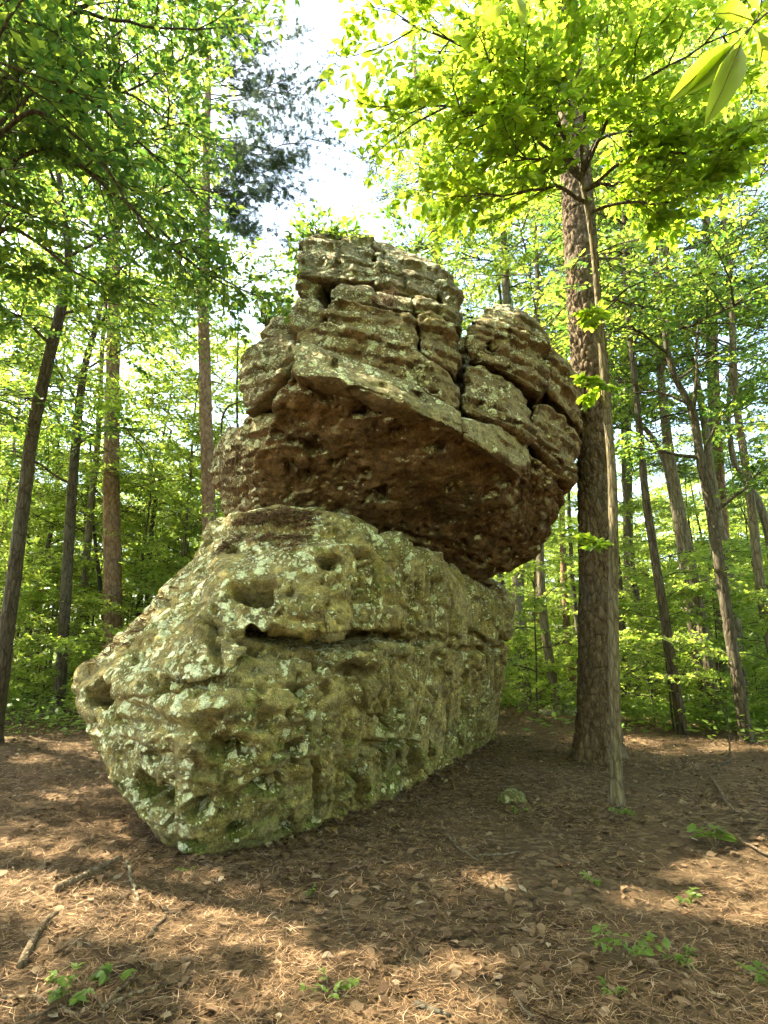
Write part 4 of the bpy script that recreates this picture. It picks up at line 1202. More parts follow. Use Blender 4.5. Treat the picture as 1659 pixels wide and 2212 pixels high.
for (y0, pts, ns) in [(835, [(1285, 828, 6.4), (1255, 822, 6.2)], 3), (700, [(1275, 680, 6.3), (1262, 668, 6.2)], 2), (1180, [(1300, 1170, 6.5), (1282, 1172, 6.4)], 1)]:
    k = int(np.argmin(np.abs(pyp - y0)))
    w = Wood()
    limb(p_[k], np.array([at(*p) for p in pts]), .008, w, ns, nleaf, rng, reach=.28, leaf=.12, start=.3)
    V, q = w.arrays(); mesh_obj('limb', V, q, M_BARK, r_)
# the 300 leaves that show largest are parts, the rest one mass
P, D, S = nleaf.arrays()
px, py, dep = project(P)
score = np.where((px > 0) & (px < W) & (py > 0) & (py < H), S / dep, 0)
order = np.argsort(-score)
big, rest = order[:300], order[300:]
V, T = leaf_arrays(P[rest], D[rest], S[rest], rng, 1, aspect=.46)
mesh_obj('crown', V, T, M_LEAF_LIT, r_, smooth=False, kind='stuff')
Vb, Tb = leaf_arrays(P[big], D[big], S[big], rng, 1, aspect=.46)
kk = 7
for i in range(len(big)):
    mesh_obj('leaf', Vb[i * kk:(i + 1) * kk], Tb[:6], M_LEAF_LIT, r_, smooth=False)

# more canopy upper right: tall broadleaf tree behind the big pine
def random_limbs(root, path, rng, mat_w, y_range, spread, Y0, n, **kw):
    specs = []
    for k in range(n):
        y0 = y_range[0] + (y_range[1] - y_range[0]) * (k + rng.uniform(0, 1)) / n
        kx = int(np.argmin(np.abs(project(path)[1] - y0)))
        x0 = project(path[kx:kx + 1])[0][0]
        sg = 1 if k % 2 else -1
        L = spread * rng.uniform(.6, 1.1)
        dy = rng.uniform(-2.5, 2.0)
        specs.append((y0, [(x0 + sg * L * .5, y0 - L * rng.uniform(.1, .4), Y0 + dy * .5), (x0 + sg * L, y0 - L * rng.uniform(.1, .55), Y0 + dy)]))
    return leafy_limbs(root, path, specs, rng, mat_w, **kw)

rng = np.random.default_rng(55)
def wood_tree(label, pix, Y, mat, limbs=None, dY=0.0, name='hardwood_tree', extend=None, **kw):
    r, p, q = photo_tree(name, label, pix, Y, mat, dY=dY, extend=extend, sides=10)
    if limbs: random_limbs(r, p, rng, M_BARK, limbs[0], limbs[1], Y + dY * .5, limbs[2], **dict(dict(leaf=.12, reach=1.5, n_side=9, r=.035, shape=0), **kw))
    return r, p
r_, p_ = wood_tree('dark leaning hardwood trunk forking high up at the right edge of the clearing', [(1618, 1632, 27), (1590, 1450, 24), (1555, 1230, 23), (1535, 1100, 21), (1510, 980, 18), (1498, 880, 15), (1462, 830, 13), (1440, 760, 10), (1425, 620, 8), (1430, 480, 6)], 12.0, M_BARK, ((470, 880), 190, 9))
for (y0, pts) in [(900, [(1505, 820, 12), (1506, 720, 12), (1515, 600, 12)]), (1115, [(1600, 1060, 12), (1660, 1010, 11.6)]), (985, [(1440, 980, 12), (1370, 965, 12.2)]), (1000, [(1540, 930, 12), (1580, 880, 12)])]:
    k = int(np.argmin(np.abs(project(p_)[1] - y0))); lv = Stamped(TM_NEAR); w = Wood()
    limb(p_[k], np.array([at(*p) for p in pts]), .05, w, 5, lv, rng, reach=1.1, leaf=.13, start=.5)
    V, q = w.arrays(); mesh_obj('limb', V, q, M_BARK, r_); add_crown(r_, lv, rng, M_LEAF)
wood_tree('thick grey-brown trunk, right one of the crossing pair at the right', [(1556, 1582, 27), (1525, 1400, 23), (1495, 1230, 21), (1465, 1080, 19), (1442, 960, 21), (1430, 850, 17), (1422, 700, 13), (1415, 520, 9), (1420, 350, 6)], 15.5, M_BARK_MID, ((370, 820), 230, 12))
wood_tree('thinner leaning trunk, left one of the crossing pair at the right', [(1536, 1572, 20), (1510, 1450, 18), (1480, 1260, 17), (1462, 1120, 16), (1440, 1000, 14), (1400, 930, 10), (1350, 880, 7), (1330, 780, 5)], 16.0, M_BARK_MID, ((790, 960), 150, 5))
wood_tree('pale brown straight trunk half hidden behind the dark forked hardwood', [(1604, 1600, 18), (1590, 1400, 17), (1570, 1200, 15), (1555, 980, 13), (1545, 750, 10), (1545, 500, 7)], 19.0, M_PINE_FAR, ((460, 800), 200, 8))
wood_tree('curving trunk at the far right edge of the picture', [(1705, 1600, 20), (1690, 1350, 19), (1660, 1140, 18), (1628, 1060, 15), (1585, 1010, 12), (1572, 900, 9), (1585, 700, 6)], 17.0, M_BARK_MID, ((660, 960), 170, 7))
wood_tree('slim crooked trunk with brown foot just right of the big pine', [(1404, 1530, 17), (1395, 1420, 15), (1378, 1320, 14), (1362, 1180, 12), (1348, 1050, 10), (1345, 900, 8), (1350, 750, 6)], 21.0, M_BARK_MID, ((700, 1040), 150, 8))
wood_tree('pale brown straight trunk left of the big pine under the overhang', [(1243, 1500, 17), (1228, 1400, 16), (1218, 1260, 14), (1214, 1100, 12), (1212, 900, 10), (1215, 650, 7)], 22.0, M_PINE_FAR, ((600, 900), 170, 8))
wood_tree('second pale brown trunk seen between boulder and big pine', [(1172, 1512, 13), (1165, 1400, 12), (1160, 1240, 10), (1158, 1000, 8), (1160, 800, 6)], 23.0, M_PINE_FAR, ((780, 1000), 150, 6))
wood_tree('dark thin trunk nearest the right end of the pedestal boulder', [(1140, 1496, 10), (1146, 1380, 9), (1158, 1240, 8), (1165, 1000, 6), (1168, 800, 5)], 24.0, M_BARK, ((780, 1000), 140, 6))
wood_tree('dark leaning thin trunk close behind the left side of the big pine', [(1262, 1500, 12), (1248, 1360, 11), (1235, 1240, 9), (1226, 1000, 6), (1225, 800, 5)], 20.0, M_BARK, ((780, 1000), 140, 5))
wood_tree('twin-stemmed dark tree in the woods left of the boulder', [(318, 1330, 13), (320, 1230, 12), (330, 1120, 10), (345, 1040, 7), (370, 930, 5)], 23.0, M_BARK, ((900, 1120), 150, 7))
wood_tree('dark slanting sapling beside the reddish pine trunk on the left', [(228, 1390, 9), (215, 1250, 8), (200, 1120, 7), (195, 950, 5)], 22.0, M_BARK, ((920, 1150), 130, 6))
wood_tree('faint thin trunk between the two dark trees on the left', [(56, 1480, 9), (57, 1350, 8), (60, 1200, 7), (66, 1000, 5)], 25.0, M_BARK, ((980, 1200), 140, 6))
wood_tree('thin dark trunk beside the slender forked hardwood on the left', [(190, 1440, 9), (186, 1300, 8), (184, 1150, 7), (190, 980, 5)], 26.0, M_BARK, ((960, 1150), 140, 6))
wood_tree('tall broadleaf tree behind the right blocks of the boulder', [(1120, 1300, 26), (1110, 900, 22), (1095, 650, 18), (1085, 450, 14), (1080, 250, 10), (1075, 50, 6)], 20.0, M_BARK_MID, ((60, 800), 230, 18), leaf=.14, reach=1.8, n_side=12)
wood_tree('tall broadleaf tree whose crown fills the far upper right', [(1560, 1450, 24), (1545, 1000, 22), (1530, 600, 18), (1520, 300, 13), (1515, 50, 8)], 21.0, M_BARK_MID, ((50, 700), 280, 22), leaf=.14, reach=1.9, n_side=12)
wood_tree('tall broadleaf tree behind the big pine with sunlit crown', [(1360, 1400, 22), (1355, 1000, 20), (1350, 600, 16), (1345, 300, 12), (1340, 50, 7)], 23.0, M_BARK_MID, ((40, 800), 260, 22), leaf=.14, reach=1.9, n_side=12)

# ------------------------------------------------------------------ near big leaves, upper right
def build_big_leaf_branch():
    b0 = at(1760, -40, 1.9)
    root = thing('overhanging_branch', 'near branch tip with very large bright green leaves at the top right corner', 'branch', b0)
    tip = at(1625, 55, 1.75)
    V, q = tube([b0, (b0 + tip) / 2 + [0, 0, .02], tip], [.007, .006, .004], 6)
    mesh_obj('twig', V, q, M_BARK, root)
    rr = np.random.default_rng(3)
    leaf = [((1602, 90), (1548, 228), .115), ((1595, 88), (1472, 190), .095), ((1590, 92), (1508, 182), .06), ((1625, 55), (1655, 120), .09), ((1640, 30), (1620, -30), .09), ((1630, 45), (1560, 20), .07), ((1650, 20), (1720, 60), .1)]
    for (a, b, w) in leaf:
        pa, pb = at(a[0], a[1], 1.75), at(b[0], b[1], 1.62 + rr.uniform(-.05, .05))
        L = np.linalg.norm(pb - pa)
        V, T = leaf_arrays([pa], [pb - pa], [L], rr, 2, tilt=.18, aspect=w / L, nrm=(0.25, -1.0, -.35))
        lf = mesh_obj('leaf', V, T, M_LEAF_BIG, root)
        mid = (V[12] + V[13]) / 2 - np.array([0, .001, .001])
        Vr, qr = tube([V[0], V[12], V[13], V[6]], [.0022, .002, .0015, .0008], 5)
        rb = mesh_obj('midrib', Vr - np.array(root.location), qr, M_BARK_PALE); rb.parent = lf
        V, q = tube([tip, pa], [.003, .002], 5); mesh_obj('leaf_stalk', V, q, M_BARK_PALE, root)
    root2 = thing('overhanging_branch', 'near twig with single large drooping leaves at the top edge right of the sky gap', 'branch', at(1085, -40, 2.6))
    b0, tip = at(1085, -40, 2.6), at(1078, 5, 2.6)
    V, q = tube([b0, tip], [.004, .003], 5); mesh_obj('twig', V, q, M_BARK, root2)
    for (a, b, w) in [((1090, 0), (1045, 48), .07), ((1078, 5), (1030, -20), .07), ((1110, -20), (1130, 40), .06), ((1040, 90), (1050, 140), .07)][:3]:
        pa, pb = at(a[0], a[1], 2.6), at(b[0], b[1], 2.5)
        L = np.linalg.norm(pb - pa)
        V, T = leaf_arrays([pa], [pb - pa], [L], rr, 2, tilt=.25, aspect=w / L, nrm=(0.2, -1.0, -.5))
        mesh_obj('leaf', V, T, M_LEAF_BIG, root2)
build_big_leaf_branch()

# ------------------------------------------------------------------ plants growing on the boulder
def bush(name, label, cat, base, spots, rng, leaf=.11, mat=M_LEAF, reach=.5, mat_w=M_BARK):
    root = thing(name, label, cat, base)
    lv, w = Leaves(), Wood()
    for s in spots:
        s = np.asarray(s)
        spray(np.asarray(base), s, w, lv, rng, leaf=leaf, twig=.3, r0=.008, sag=.02)
    V, q = w.arrays(); mesh_obj('stems', V, q, mat_w, root)
    add_crown(root, lv, rng, mat, 1)
rng = np.random.default_rng(66)
bush('cap_shrub', 'leafy green shrub growing on the left end of the boulder top', 'shrub', ZP(470, 110, 8.5), [at(rng.uniform(625, 800), rng.uniform(445, 520), rng.uniform(8.2, 9.2)) for _ in range(34)] + [at(rng.uniform(622, 655), rng.uniform(510, 600), 8.6) for _ in range(10)], rng)
bush('cap_shrub', 'leafy green shrub behind the right end of the boulder top', 'shrub', ZP(860, 160, 9.4), [at(rng.uniform(820, 1000), rng.uniform(430, 560), rng.uniform(8.8, 10.2)) for _ in range(34)], rng)
bush('shoulder_shrub', 'leafy green shrub behind the left shoulder of the boulder', 'shrub', ZP(270, 470, 9.8), [at(rng.uniform(540, 650), rng.uniform(600, 690), rng.uniform(9.2, 10.3)) for _ in range(24)], rng)

# hanging roots and the bent branch at the left of the upper boulder
root = thing('bent_branch', 'dark bent branch arching beside the left shoulder of the balanced boulder', 'branch', at(478, 935, 9.3))
path, rad = resample(np.array([at(478, 935, 9.3), at(480, 900, 9.3), at(492, 878, 9.3), at(522, 866, 9.0)]), np.array([.012, .018, .016, .012]), .05)
V, q = tube(path, rad, 8, .1); mesh_obj('stem', V, q, M_BARK, root)
root = thing('hanging_roots', 'thin pale roots and dead vines hanging on the left lobe of the balanced boulder', 'roots', at(485, 960, 9.0))
for k in range(16):
    x0, y0 = rng.uniform(462, 530), rng.uniform(905, 1010)
    pts = [at(x0, y0, 9.05)]
    for s in range(4):
        x0 += rng.uniform(-10, 12); y0 += rng.uniform(12, 30); pts.append(at(x0, min(y0, 1095), 8.75 + rng.uniform(-.1, .1)))
    path, rad = resample(np.array(pts), np.linspace(.008, .004, 5), .06)
    V, q = tube(path, rad, 5); mesh_obj('root', V, q, M_STICK, root)

# ------------------------------------------------------------------ background wood: prototypes shared between copies
def proto_tree(height, r, z0, radius, n_limbs, leaf, seed, per=6, mat_w=M_BARK, reach=1.0, gap=.3, spacing=.11):
    rng = np.random.default_rng(seed)
    pts = [[0, 0, -.4]]
    x = y = 0
    for z in np.linspace(0, height, 9)[1:]:
        x += rng.normal() * .02 * height / 3; y += rng.normal() * .02 * height / 3
        pts.append([x, y, z])
    path, rad = resample(np.array(pts), np.linspace(r, r * .15, len(pts)), .4)
    V, q = tube(path, rad, 8, .08, seed)
    trunk = make_mesh('trunk', V, q); trunk.materials.append(mat_w)
    lv, w = Stamped(TM_MID), Wood()
    for k in range(n_limbs):
        z = z0 + (height - z0) * (k + rng.uniform(0, 1)) / n_limbs
        i = int(np.argmin(np.abs(path[:, 2] - z)))
        a = k * 2.4 + rng.normal() * .4
        t = (z - z0) / max(.1, height - z0)
        L = radius * (0.55 + 0.75 * math.sin(math.pi * min(1, .15 + .8 * t))) * rng.uniform(.6, 1.0)
        d = np.array([math.cos(a), math.sin(a), rng.uniform(.05, .45)])
        p1 = path[i] + d * L * .5; p2 = path[i] + d * L + np.array([0, 0, -.05 * L])
        limb(path[i], np.array([p1, p2]), max(.012, rad[i] * .35), w, per, lv, rng, reach=reach, leaf=leaf, start=.25)
    V, q = w.arrays(); lb = make_mesh('limbs', V, q); lb.materials.append(mat_w)
    V, T = leaf_arrays(*lv.arrays(), rng, 0, tilt=.6, aspect=.55)
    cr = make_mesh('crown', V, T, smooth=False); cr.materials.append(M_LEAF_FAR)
    return trunk, lb, cr

PROTO = {
    'tall': [proto_tree(19, .11, 7, 3.2, 20, .135, 101, 6, M_BARK_MID, 1.3), proto_tree(17, .09, 6.5, 2.9, 19, .13, 102, 6, M_BARK, 1.2)],
    'mid': [proto_tree(10, .07, 2.0, 2.5, 14, .105, 103, 5, M_BARK, 1.1), proto_tree(8.5, .055, 1.4, 2.3, 14, .105, 104, 5, M_BARK_MID, 1.1)],
    'sapling': [proto_tree(4.2, .025, .5, 1.5, 12, .10, 105, 4, M_BARK, .8), proto_tree(3.0, .02, .3, 1.3, 11, .095, 106, 4, M_BARK, .7)],
    'pole': [proto_tree(10, .045, 7.0, 1.5, 6, .10, 107, 3, M_BARK, .9), proto_tree(8, .035, 5.5, 1.2, 6, .10, 108, 3, M_BARK_MID, .8)],
}
def plant_tree(kind, idx, x, y, rz, sc, label, group):
    tr, lb, cr = PROTO[kind][idx]
    name = {'tall': 'forest_tree', 'mid': 'understory_tree', 'sapling': 'sapling'}[kind]
    o = thing(name, label, 'tree', (x, y, float(ground_z(x, y))), group)
    o.rotation_euler = (0, 0, rz); o.scale = (sc, sc, sc)
    child('trunk', tr, o); child('limbs', lb, o); child('crown', cr, o)
    return o

def max_top(px):
    """photograph height up to which the far wood may rise in that direction (the sky gap stays open)"""
    xs = [-200, 0, 250, 400, 480, 540, 640, 800, 870, 1000, 1659, 1900]
    ys = [100, 150, 200, 300, 480, 660, 700, 560, 380, 100, -100, -100]
    return np.interp(px, xs, ys)

rng = np.random.default_rng(77)
KEEP_OFF = [(-2.6, 0, 2.9, 14)]
def top_ok(x, y, h):
    p = np.array([[x, y, h + float(ground_z(x, y))]])
    px, py, dep = project(p)
    return py[0] >= max_top(px[0])
def side_of(px):
    return 'left' if px < 500 else ('middle' if px < 1000 else 'right')
count = 0
tries = 0
HGT = {'tall': (19, 17), 'mid': (10, 8.5), 'sapling': (4.2, 3.0)}
placed = []
NAMES = {('tall', 'left'): 'one of the tall leafy trees in the wood left of the boulders', ('tall', 'middle'): 'one of the tall leafy trees straight behind the boulders', ('tall', 'right'): 'one of the tall leafy trees in the wood right of the boulders',
         ('mid', 'left'): 'one of the bright green understory trees left of the boulders', ('mid', 'middle'): 'one of the bright green understory trees behind the boulders', ('mid', 'right'): 'one of the bright green understory trees right of the boulders',
         ('sapling', 'left'): 'one of the low leafy saplings in the wood left of the boulders', ('sapling', 'middle'): 'one of the low leafy saplings behind the boulders', ('sapling', 'right'): 'one of the low leafy saplings in the wood right of the boulders'}
while count < 118 and tries < 9000:
    tries += 1
    kind = ['mid', 'sapling', 'sapling', 'mid', 'sapling', 'mid', 'sapling'][(count + tries // 40) % 7] if count < 96 else 'mid'
    dmin, dmax = {'tall': (18, 36), 'mid': (17, 34), 'sapling': (15, 27)}[kind]
    if count >= 96: dmin = 20.5
    d = math.sqrt(rng.uniform(dmin ** 2, dmax ** 2))
    a = (rng.uniform(-40, 40) if count < 80 else rng.uniform(8, 38) if count < 96 else rng.uniform(-36, -11)) * math.pi / 180
    x, y = d * math.sin(a), d * math.cos(a)
    idx = int(rng.integers(0, 2)); sc = rng.uniform(.75, 1.2)
    if any((x - u) ** 2 + (y - v) ** 2 < 1.6 ** 2 for u, v in placed): continue
    px = project(np.array([[x, y, 1.6]]))[0][0]
    if not top_ok(x, y, HGT[kind][idx] * sc): continue
    if 560 < px < 980: continue
    if kind != 'sapling' and any(d < dk + .5 and abs(px - pk) < 1.3 * sc * F / d for pk, dk in ((243, 19), (446, 18), (1216, 20), (1385, 19), (1495, 16), (145, 17))): continue
    placed.append((x, y))
    plant_tree(kind, idx, x, y, rng.uniform(0, 6.28), sc, NAMES[(kind, side_of(px))], {'tall': 'tall trees of the background wood', 'mid': 'understory trees of the background wood', 'sapling': 'saplings of the background wood'}[kind] + ', ' + side_of(px))
    count += 1

# saplings and understory trees closing the gap beside the left shoulder of the boulder
for (px_, d_, kind, idx_, sc_, lab) in [(500, 21, 'mid', 0, 1.55, 'bright understory tree just left of the balanced boulder shoulder'), (560, 23, 'mid', 1, 1.8, 'bright understory tree half hidden behind the boulder shoulder'), (400, 22, 'mid', 1, 1.8, 'bright understory tree between reddish pine and slim pine'), (330, 25, 'mid', 0, 1.7, 'bright understory tree behind the twin-stemmed dark tree'), (90, 23, 'mid', 0, 1.7, 'bright understory tree between the two dark trunks on the left'), (10, 22, 'mid', 1, 1.8, 'bright understory tree behind the leaning trunk at the left edge'), (620, 25, 'mid', 0, 1.45, 'bright understory tree behind the left blocks of the boulder')]:
    x = d_ * (px_ - W / 2) / F / CT; y = d_
    plant_tree(kind, idx_, x, y, rng.uniform(0, 6.28), sc_, lab, 'understory trees left of the boulders')
# high crowns closing the view upwards
for (px_, d_, kind, idx_, sc_, lab) in [(1180, 17, 'tall', 0, 1.25, 'very tall tree with high crown behind the cleft of the balanced boulder'), (1420, 13.5, 'tall', 1, 1.25, 'very tall slim tree right of the big pine with crown above the frame'), (1640, 13, 'tall', 0, 1.1, 'very tall tree at the right edge with crown filling the upper right corner'),
                                   (1300, 19, 'tall', 1, 1.5, 'very tall tree straight behind the big pine'), (1540, 17, 'tall', 0, 1.4, 'very tall tree behind the crossing pair of trunks'), (1060, 22, 'tall', 1, 1.5, 'very tall tree behind the right end of the balanced boulder'),
                                   (60, 16, 'tall', 0, 1.2, 'tall tree behind the leaning trunk at the left edge'), (180, 21, 'tall', 0, 1.4, 'very tall tree far behind the slender forked hardwood on the left'), (-120, 14, 'tall', 1, 1.2, 'tall tree just outside the left edge reaching into the upper left')]:
    x = d_ * (px_ - W / 2) / F / CT; y = d_
    plant_tree(kind, idx_, x, y, rng.uniform(0, 6.28), sc_, lab, 'very tall trees closing the canopy')

# distant wood that reads as one mass, all round
def stuff_instances(name, label, cat, pts, rots, scales, idx, meshes, material=None):
    """one object: points carrying instances of a few source meshes"""
    col = bpy.data.collections.new(name + '_sources')
    k = 0
    for ms in meshes:
        for m in (ms if isinstance(ms, tuple) else (ms,)):
            col.objects.link(bpy.data.objects.new('%s_source_%02d' % (name, k), m)); k += 1
    if isinstance(meshes[0], tuple):            # trunk, limbs and crown of a tree share its point
        m = len(meshes[0])
        idx = [i * m + j for j in range(m) for i in idx]
        pts, rots, scales = list(pts) * m, list(rots) * m, list(scales) * m
    me = bpy.data.meshes.new(name)
    me.vertices.add(len(pts)); me.vertices.foreach_set('co', np.asarray(pts, np.float32).ravel())
    for an, ty, dat in (('rot', 'FLOAT_VECTOR', rots), ('scl', 'FLOAT', scales), ('pick', 'INT', idx)):
        at_ = me.attributes.new(an, ty, 'POINT')
        at_.data.foreach_set('vector' if ty == 'FLOAT_VECTOR' else 'value', np.asarray(dat, np.int32 if ty == 'INT' else np.float32).ravel())
    o = bpy.data.objects.new(name, me); COL.objects.link(o)
    tag(o, label, cat, kind='stuff')
    ng = bpy.data.node_groups.new(name + '_nodes', 'GeometryNodeTree')
    ng.interface.new_socket('Geometry', in_out='INPUT', socket_type='NodeSocketGeometry')
    ng.interface.new_socket('Geometry', in_out='OUTPUT', socket_type='NodeSocketGeometry')
    gi = ng.nodes.new('NodeGroupInput'); go = ng.nodes.new('NodeGroupOutput')
    ip = ng.nodes.new('GeometryNodeInstanceOnPoints')
    ci = ng.nodes.new('GeometryNodeCollectionInfo')
    ci.inputs['Collection'].default_value = col
    ci.inputs['Separate Children'].default_value = True
    ci.inputs['Reset Children'].default_value = True
    def attr(nm, ty):
        n = ng.nodes.new('GeometryNodeInputNamedAttribute'); n.data_type = ty
        n.inputs['Name'].default_value = nm
        return n.outputs['Attribute']
    ng.links.new(gi.outputs[0], ip.inputs['Points'])
    ng.links.new(ci.outputs[0], ip.inputs['Instance'])
    ip.inputs['Pick Instance'].default_value = True
    ng.links.new(attr('pick', 'INT'), ip.inputs['Instance Index'])
    ng.links.new(attr('rot', 'FLOAT_VECTOR'), ip.inputs['Rotation'])
    ng.links.new(attr('scl', 'FLOAT'), ip.inputs['Scale'])
    ng.links.new(ip.outputs[0], go.inputs[0])
    md = o.modifiers.new('scatter', 'NODES'); md.node_group = ng
    return o

pts, rots, scl, idx = [], [], [], []
order_ = ['tall', 'tall', 'mid', 'mid', 'sapling', 'sapling']
hh = [19, 17, 10, 8.5, 4.2, 3.0]
while len(pts) < 400:
    d = math.sqrt(rng.uniform(30 ** 2, 78 ** 2)); a = rng.uniform(-48, 48) * math.pi / 180
    x, y = d * math.sin(a), d * math.cos(a)
    k = int(rng.choice([0, 1] if (d > 50 and rng.uniform() < .25) else [2, 3, 3, 2, 2, 3, 4, 5, 4, 5])); s = rng.uniform(.8, 1.3)
    if not top_ok(x, y, hh[k] * s): continue
    pts.append((x, y, float(ground_z(x, y)))); rots.append((0, 0, rng.uniform(0, 6.28))); scl.append(s); idx.append(k)
for _ in range(130):
    d = math.sqrt(rng.uniform(22 ** 2, 48 ** 2)); a = rng.uniform(-40, 40) * math.pi / 180
    x, y = d * math.sin(a), d * math.cos(a)
    k = int(rng.choice([6, 7])); s_ = rng.uniform(.8, 1.3)
    if not top_ok(x, y, 10 * s_): continue
    pts.append((x, y, float(ground_z(x, y)))); rots.append((rng.normal() * .05, rng.normal() * .05, rng.uniform(0, 6.28))); scl.append(s_); idx.append(k)
# the wood also stands beside and behind the viewer
for _ in range(46):
    d = math.sqrt(rng.uniform(9 ** 2, 26 ** 2)); a = rng.uniform(80, 232) * math.pi / 180
    x, y = d * math.sin(a), d * math.cos(a)
    pts.append((x, y, float(ground_z(x, y)))); rots.append((0, 0, rng.uniform(0, 6.28))); scl.append(rng.uniform(.8, 1.2)); idx.append(int(rng.choice([0, 1, 2, 3])))
for (x, y, k, sc_) in [(-4.5, -3.5, 0, 1.0), (2.5, -4.5, 1, 1.1), (7.0, -1.5, 0, 1.0), (-8.5, -1.0, 1, 1.0), (5.5, -7.0, 0, 1.1), (-1.0, -8.0, 1, 1.2), (-6.5, -8.0, 0, 1.1), (9.5, 3.0, 1, 1.0), (0.5, -3.0, 2, 1.1), (4.5, -3.5, 3, 1.1), (-3.5, -5.5, 2, 1.2), (9.0, -5.0, 0, 1.1), (8.0, 6.5, 2, 1.1), (-2.0, -5.0, 3, 1.1), (6.8, 1.2, 2, 1.0)]:  # close trees added around the viewer to block sky and tint the light
    pts.append((x, y, float(ground_z(x, y)))); rots.append((0, 0, rng.uniform(0, 6.28))); scl.append(sc_); idx.append(k)
stuff_instances('distant_woodland', 'hazy mass of distant green woodland behind everything, with trees added around the viewer', 'woodland', pts, rots, scl, idx, [PROTO[k][j] for k in ('tall', 'mid', 'sapling', 'pole') for j in (0, 1)])

# green ground flora
def proto_flora(seed, n=26, h=.35):
    rng = np.random.default_rng(seed)
    P = np.stack([rng.normal(size=n) * .22, rng.normal(size=n) * .22, rng.uniform(.05, h, n)], 1)
    D = np.stack([rng.normal(size=n), rng.normal(size=n), rng.normal(size=n) * .2], 1)
    V, T = leaf_arrays(P, D, rng.uniform(.07, .15, n), rng, 0, tilt=.35, aspect=.5)
    me = make_mesh('flora', V, T, smooth=False); me.materials.append(M_SEEDLING)
    return me
pts, rots, scl, idx = [], [], [], []
while len(pts) < 5200:
    d = math.sqrt(rng.uniform(13 ** 2, 46 ** 2)); a = rng.uniform(-40, 40) * math.pi / 180
    x, y = d * math.sin(a), d * math.cos(a)
    if x > -3 and x < 3 and y < 15: continue
    dens = vnoise(np.array([[x * .35, y * .35, 0]]), 5)[0] * .5 + .5
    if rng.uniform() > dens * 1.2 * (0.25 + .75 * float(sstep(13, 20, d))): continue
    pts.append((x, y, float(ground_z(x, y)))); rots.append((rng.normal() * .1, rng.normal() * .1, rng.uniform(0, 6.28))); scl.append(rng.uniform(.7, 1.8)); idx.append(int(rng.integers(0, 3)))
stuff_instances('ground_flora', 'green ground flora carpeting the forest floor under the far trees', 'undergrowth', pts, rots, scl, idx, [proto_flora(1), proto_flora(2), proto_flora(3, 34, .5)])

# ------------------------------------------------------------------ litter
def scatter_xy(n, rng, ymin, ymax, spread=.80, power=1.0):
    y = ymin + (ymax - ymin) * rng.uniform(0, 1, n) ** power
    x = rng.uniform(-1, 1, n) * (y * spread + .4)
    return x, y
def in_rock(x, y):
    # footprint of the pedestal boulder
    poly = np.array([(-1.95, 5.3), (-1.2, 5.45), (-.2, 6.75), (.5, 8.0), (1.3, 9.7), (2.2, 12.0), (1.7, 13.4), (-1.0, 10.6), (-2.4, 8.2)])
    poly = poly.mean(0) + (poly - poly.mean(0)) * .93
    inside = np.zeros(len(x), bool)
    j = len(poly) - 1
    for i in range(len(poly)):
        xi, yi = poly[i]; xj, yj = poly[j]
        inside ^= ((yi > y) != (yj > y)) & (x < (xj - xi) * (y - yi) / (yj - yi + 1e-12) + xi)
        j = i
    return inside
def floor_z(x, y):
    P = np.stack([x, y, np.zeros_like(x)], 1)
    near = 1 - sstep(14, 30, np.hypot(x, y))
    return ground_z(x, y) + near * (0.035 * fbm(P * 1.6, 5) + 0.025 * fbm(P * 6, 8, 3))

rng = np.random.default_rng(88)
# pine needles
n = 170000
x, y = scatter_xy(n, rng, 1.3, 13.0, .82, 1.7)
patch = fbm(np.stack([x * .7, y * .7, 0 * x], 1), 14, 3)
keep = (~in_rock(x, y)) & (rng.uniform(-.45, .25, n) < patch + .12 * (1 - sstep(2, 6, np.abs(x))))
x, y = x[keep], y[keep]; n = len(x)
a = rng.uniform(0, 2 * math.pi, n) + 0.0
L = rng.uniform(.07, .17, n)
z = floor_z(x, y) + rng.uniform(.003, .03, n)
D = np.stack([np.cos(a), np.sin(a), rng.normal(size=n) * .14], 1)
sd = np.stack([-np.sin(a), np.cos(a), 0 * a], 1)
wd = .0011 + .00022 * y
c = np.stack([x, y, z], 1)
bend = sd * (rng.normal(size=n) * .02)[:, None]
V = np.stack([c - D * (L / 2)[:, None], c + bend + sd * wd[:, None] * 1.3, c + D * (L / 2)[:, None], c + bend - sd * wd[:, None] * 1.3], 1).reshape(-1, 3)
b = np.arange(n) * 4
o = mesh_obj('needle_litter', V, np.stack([b, b + 1, b + 2, b + 3], 1), M_NEEDLE, smooth=False)
tag(o, 'reddish brown pine needles carpeting the forest floor', 'needles', kind='stuff')

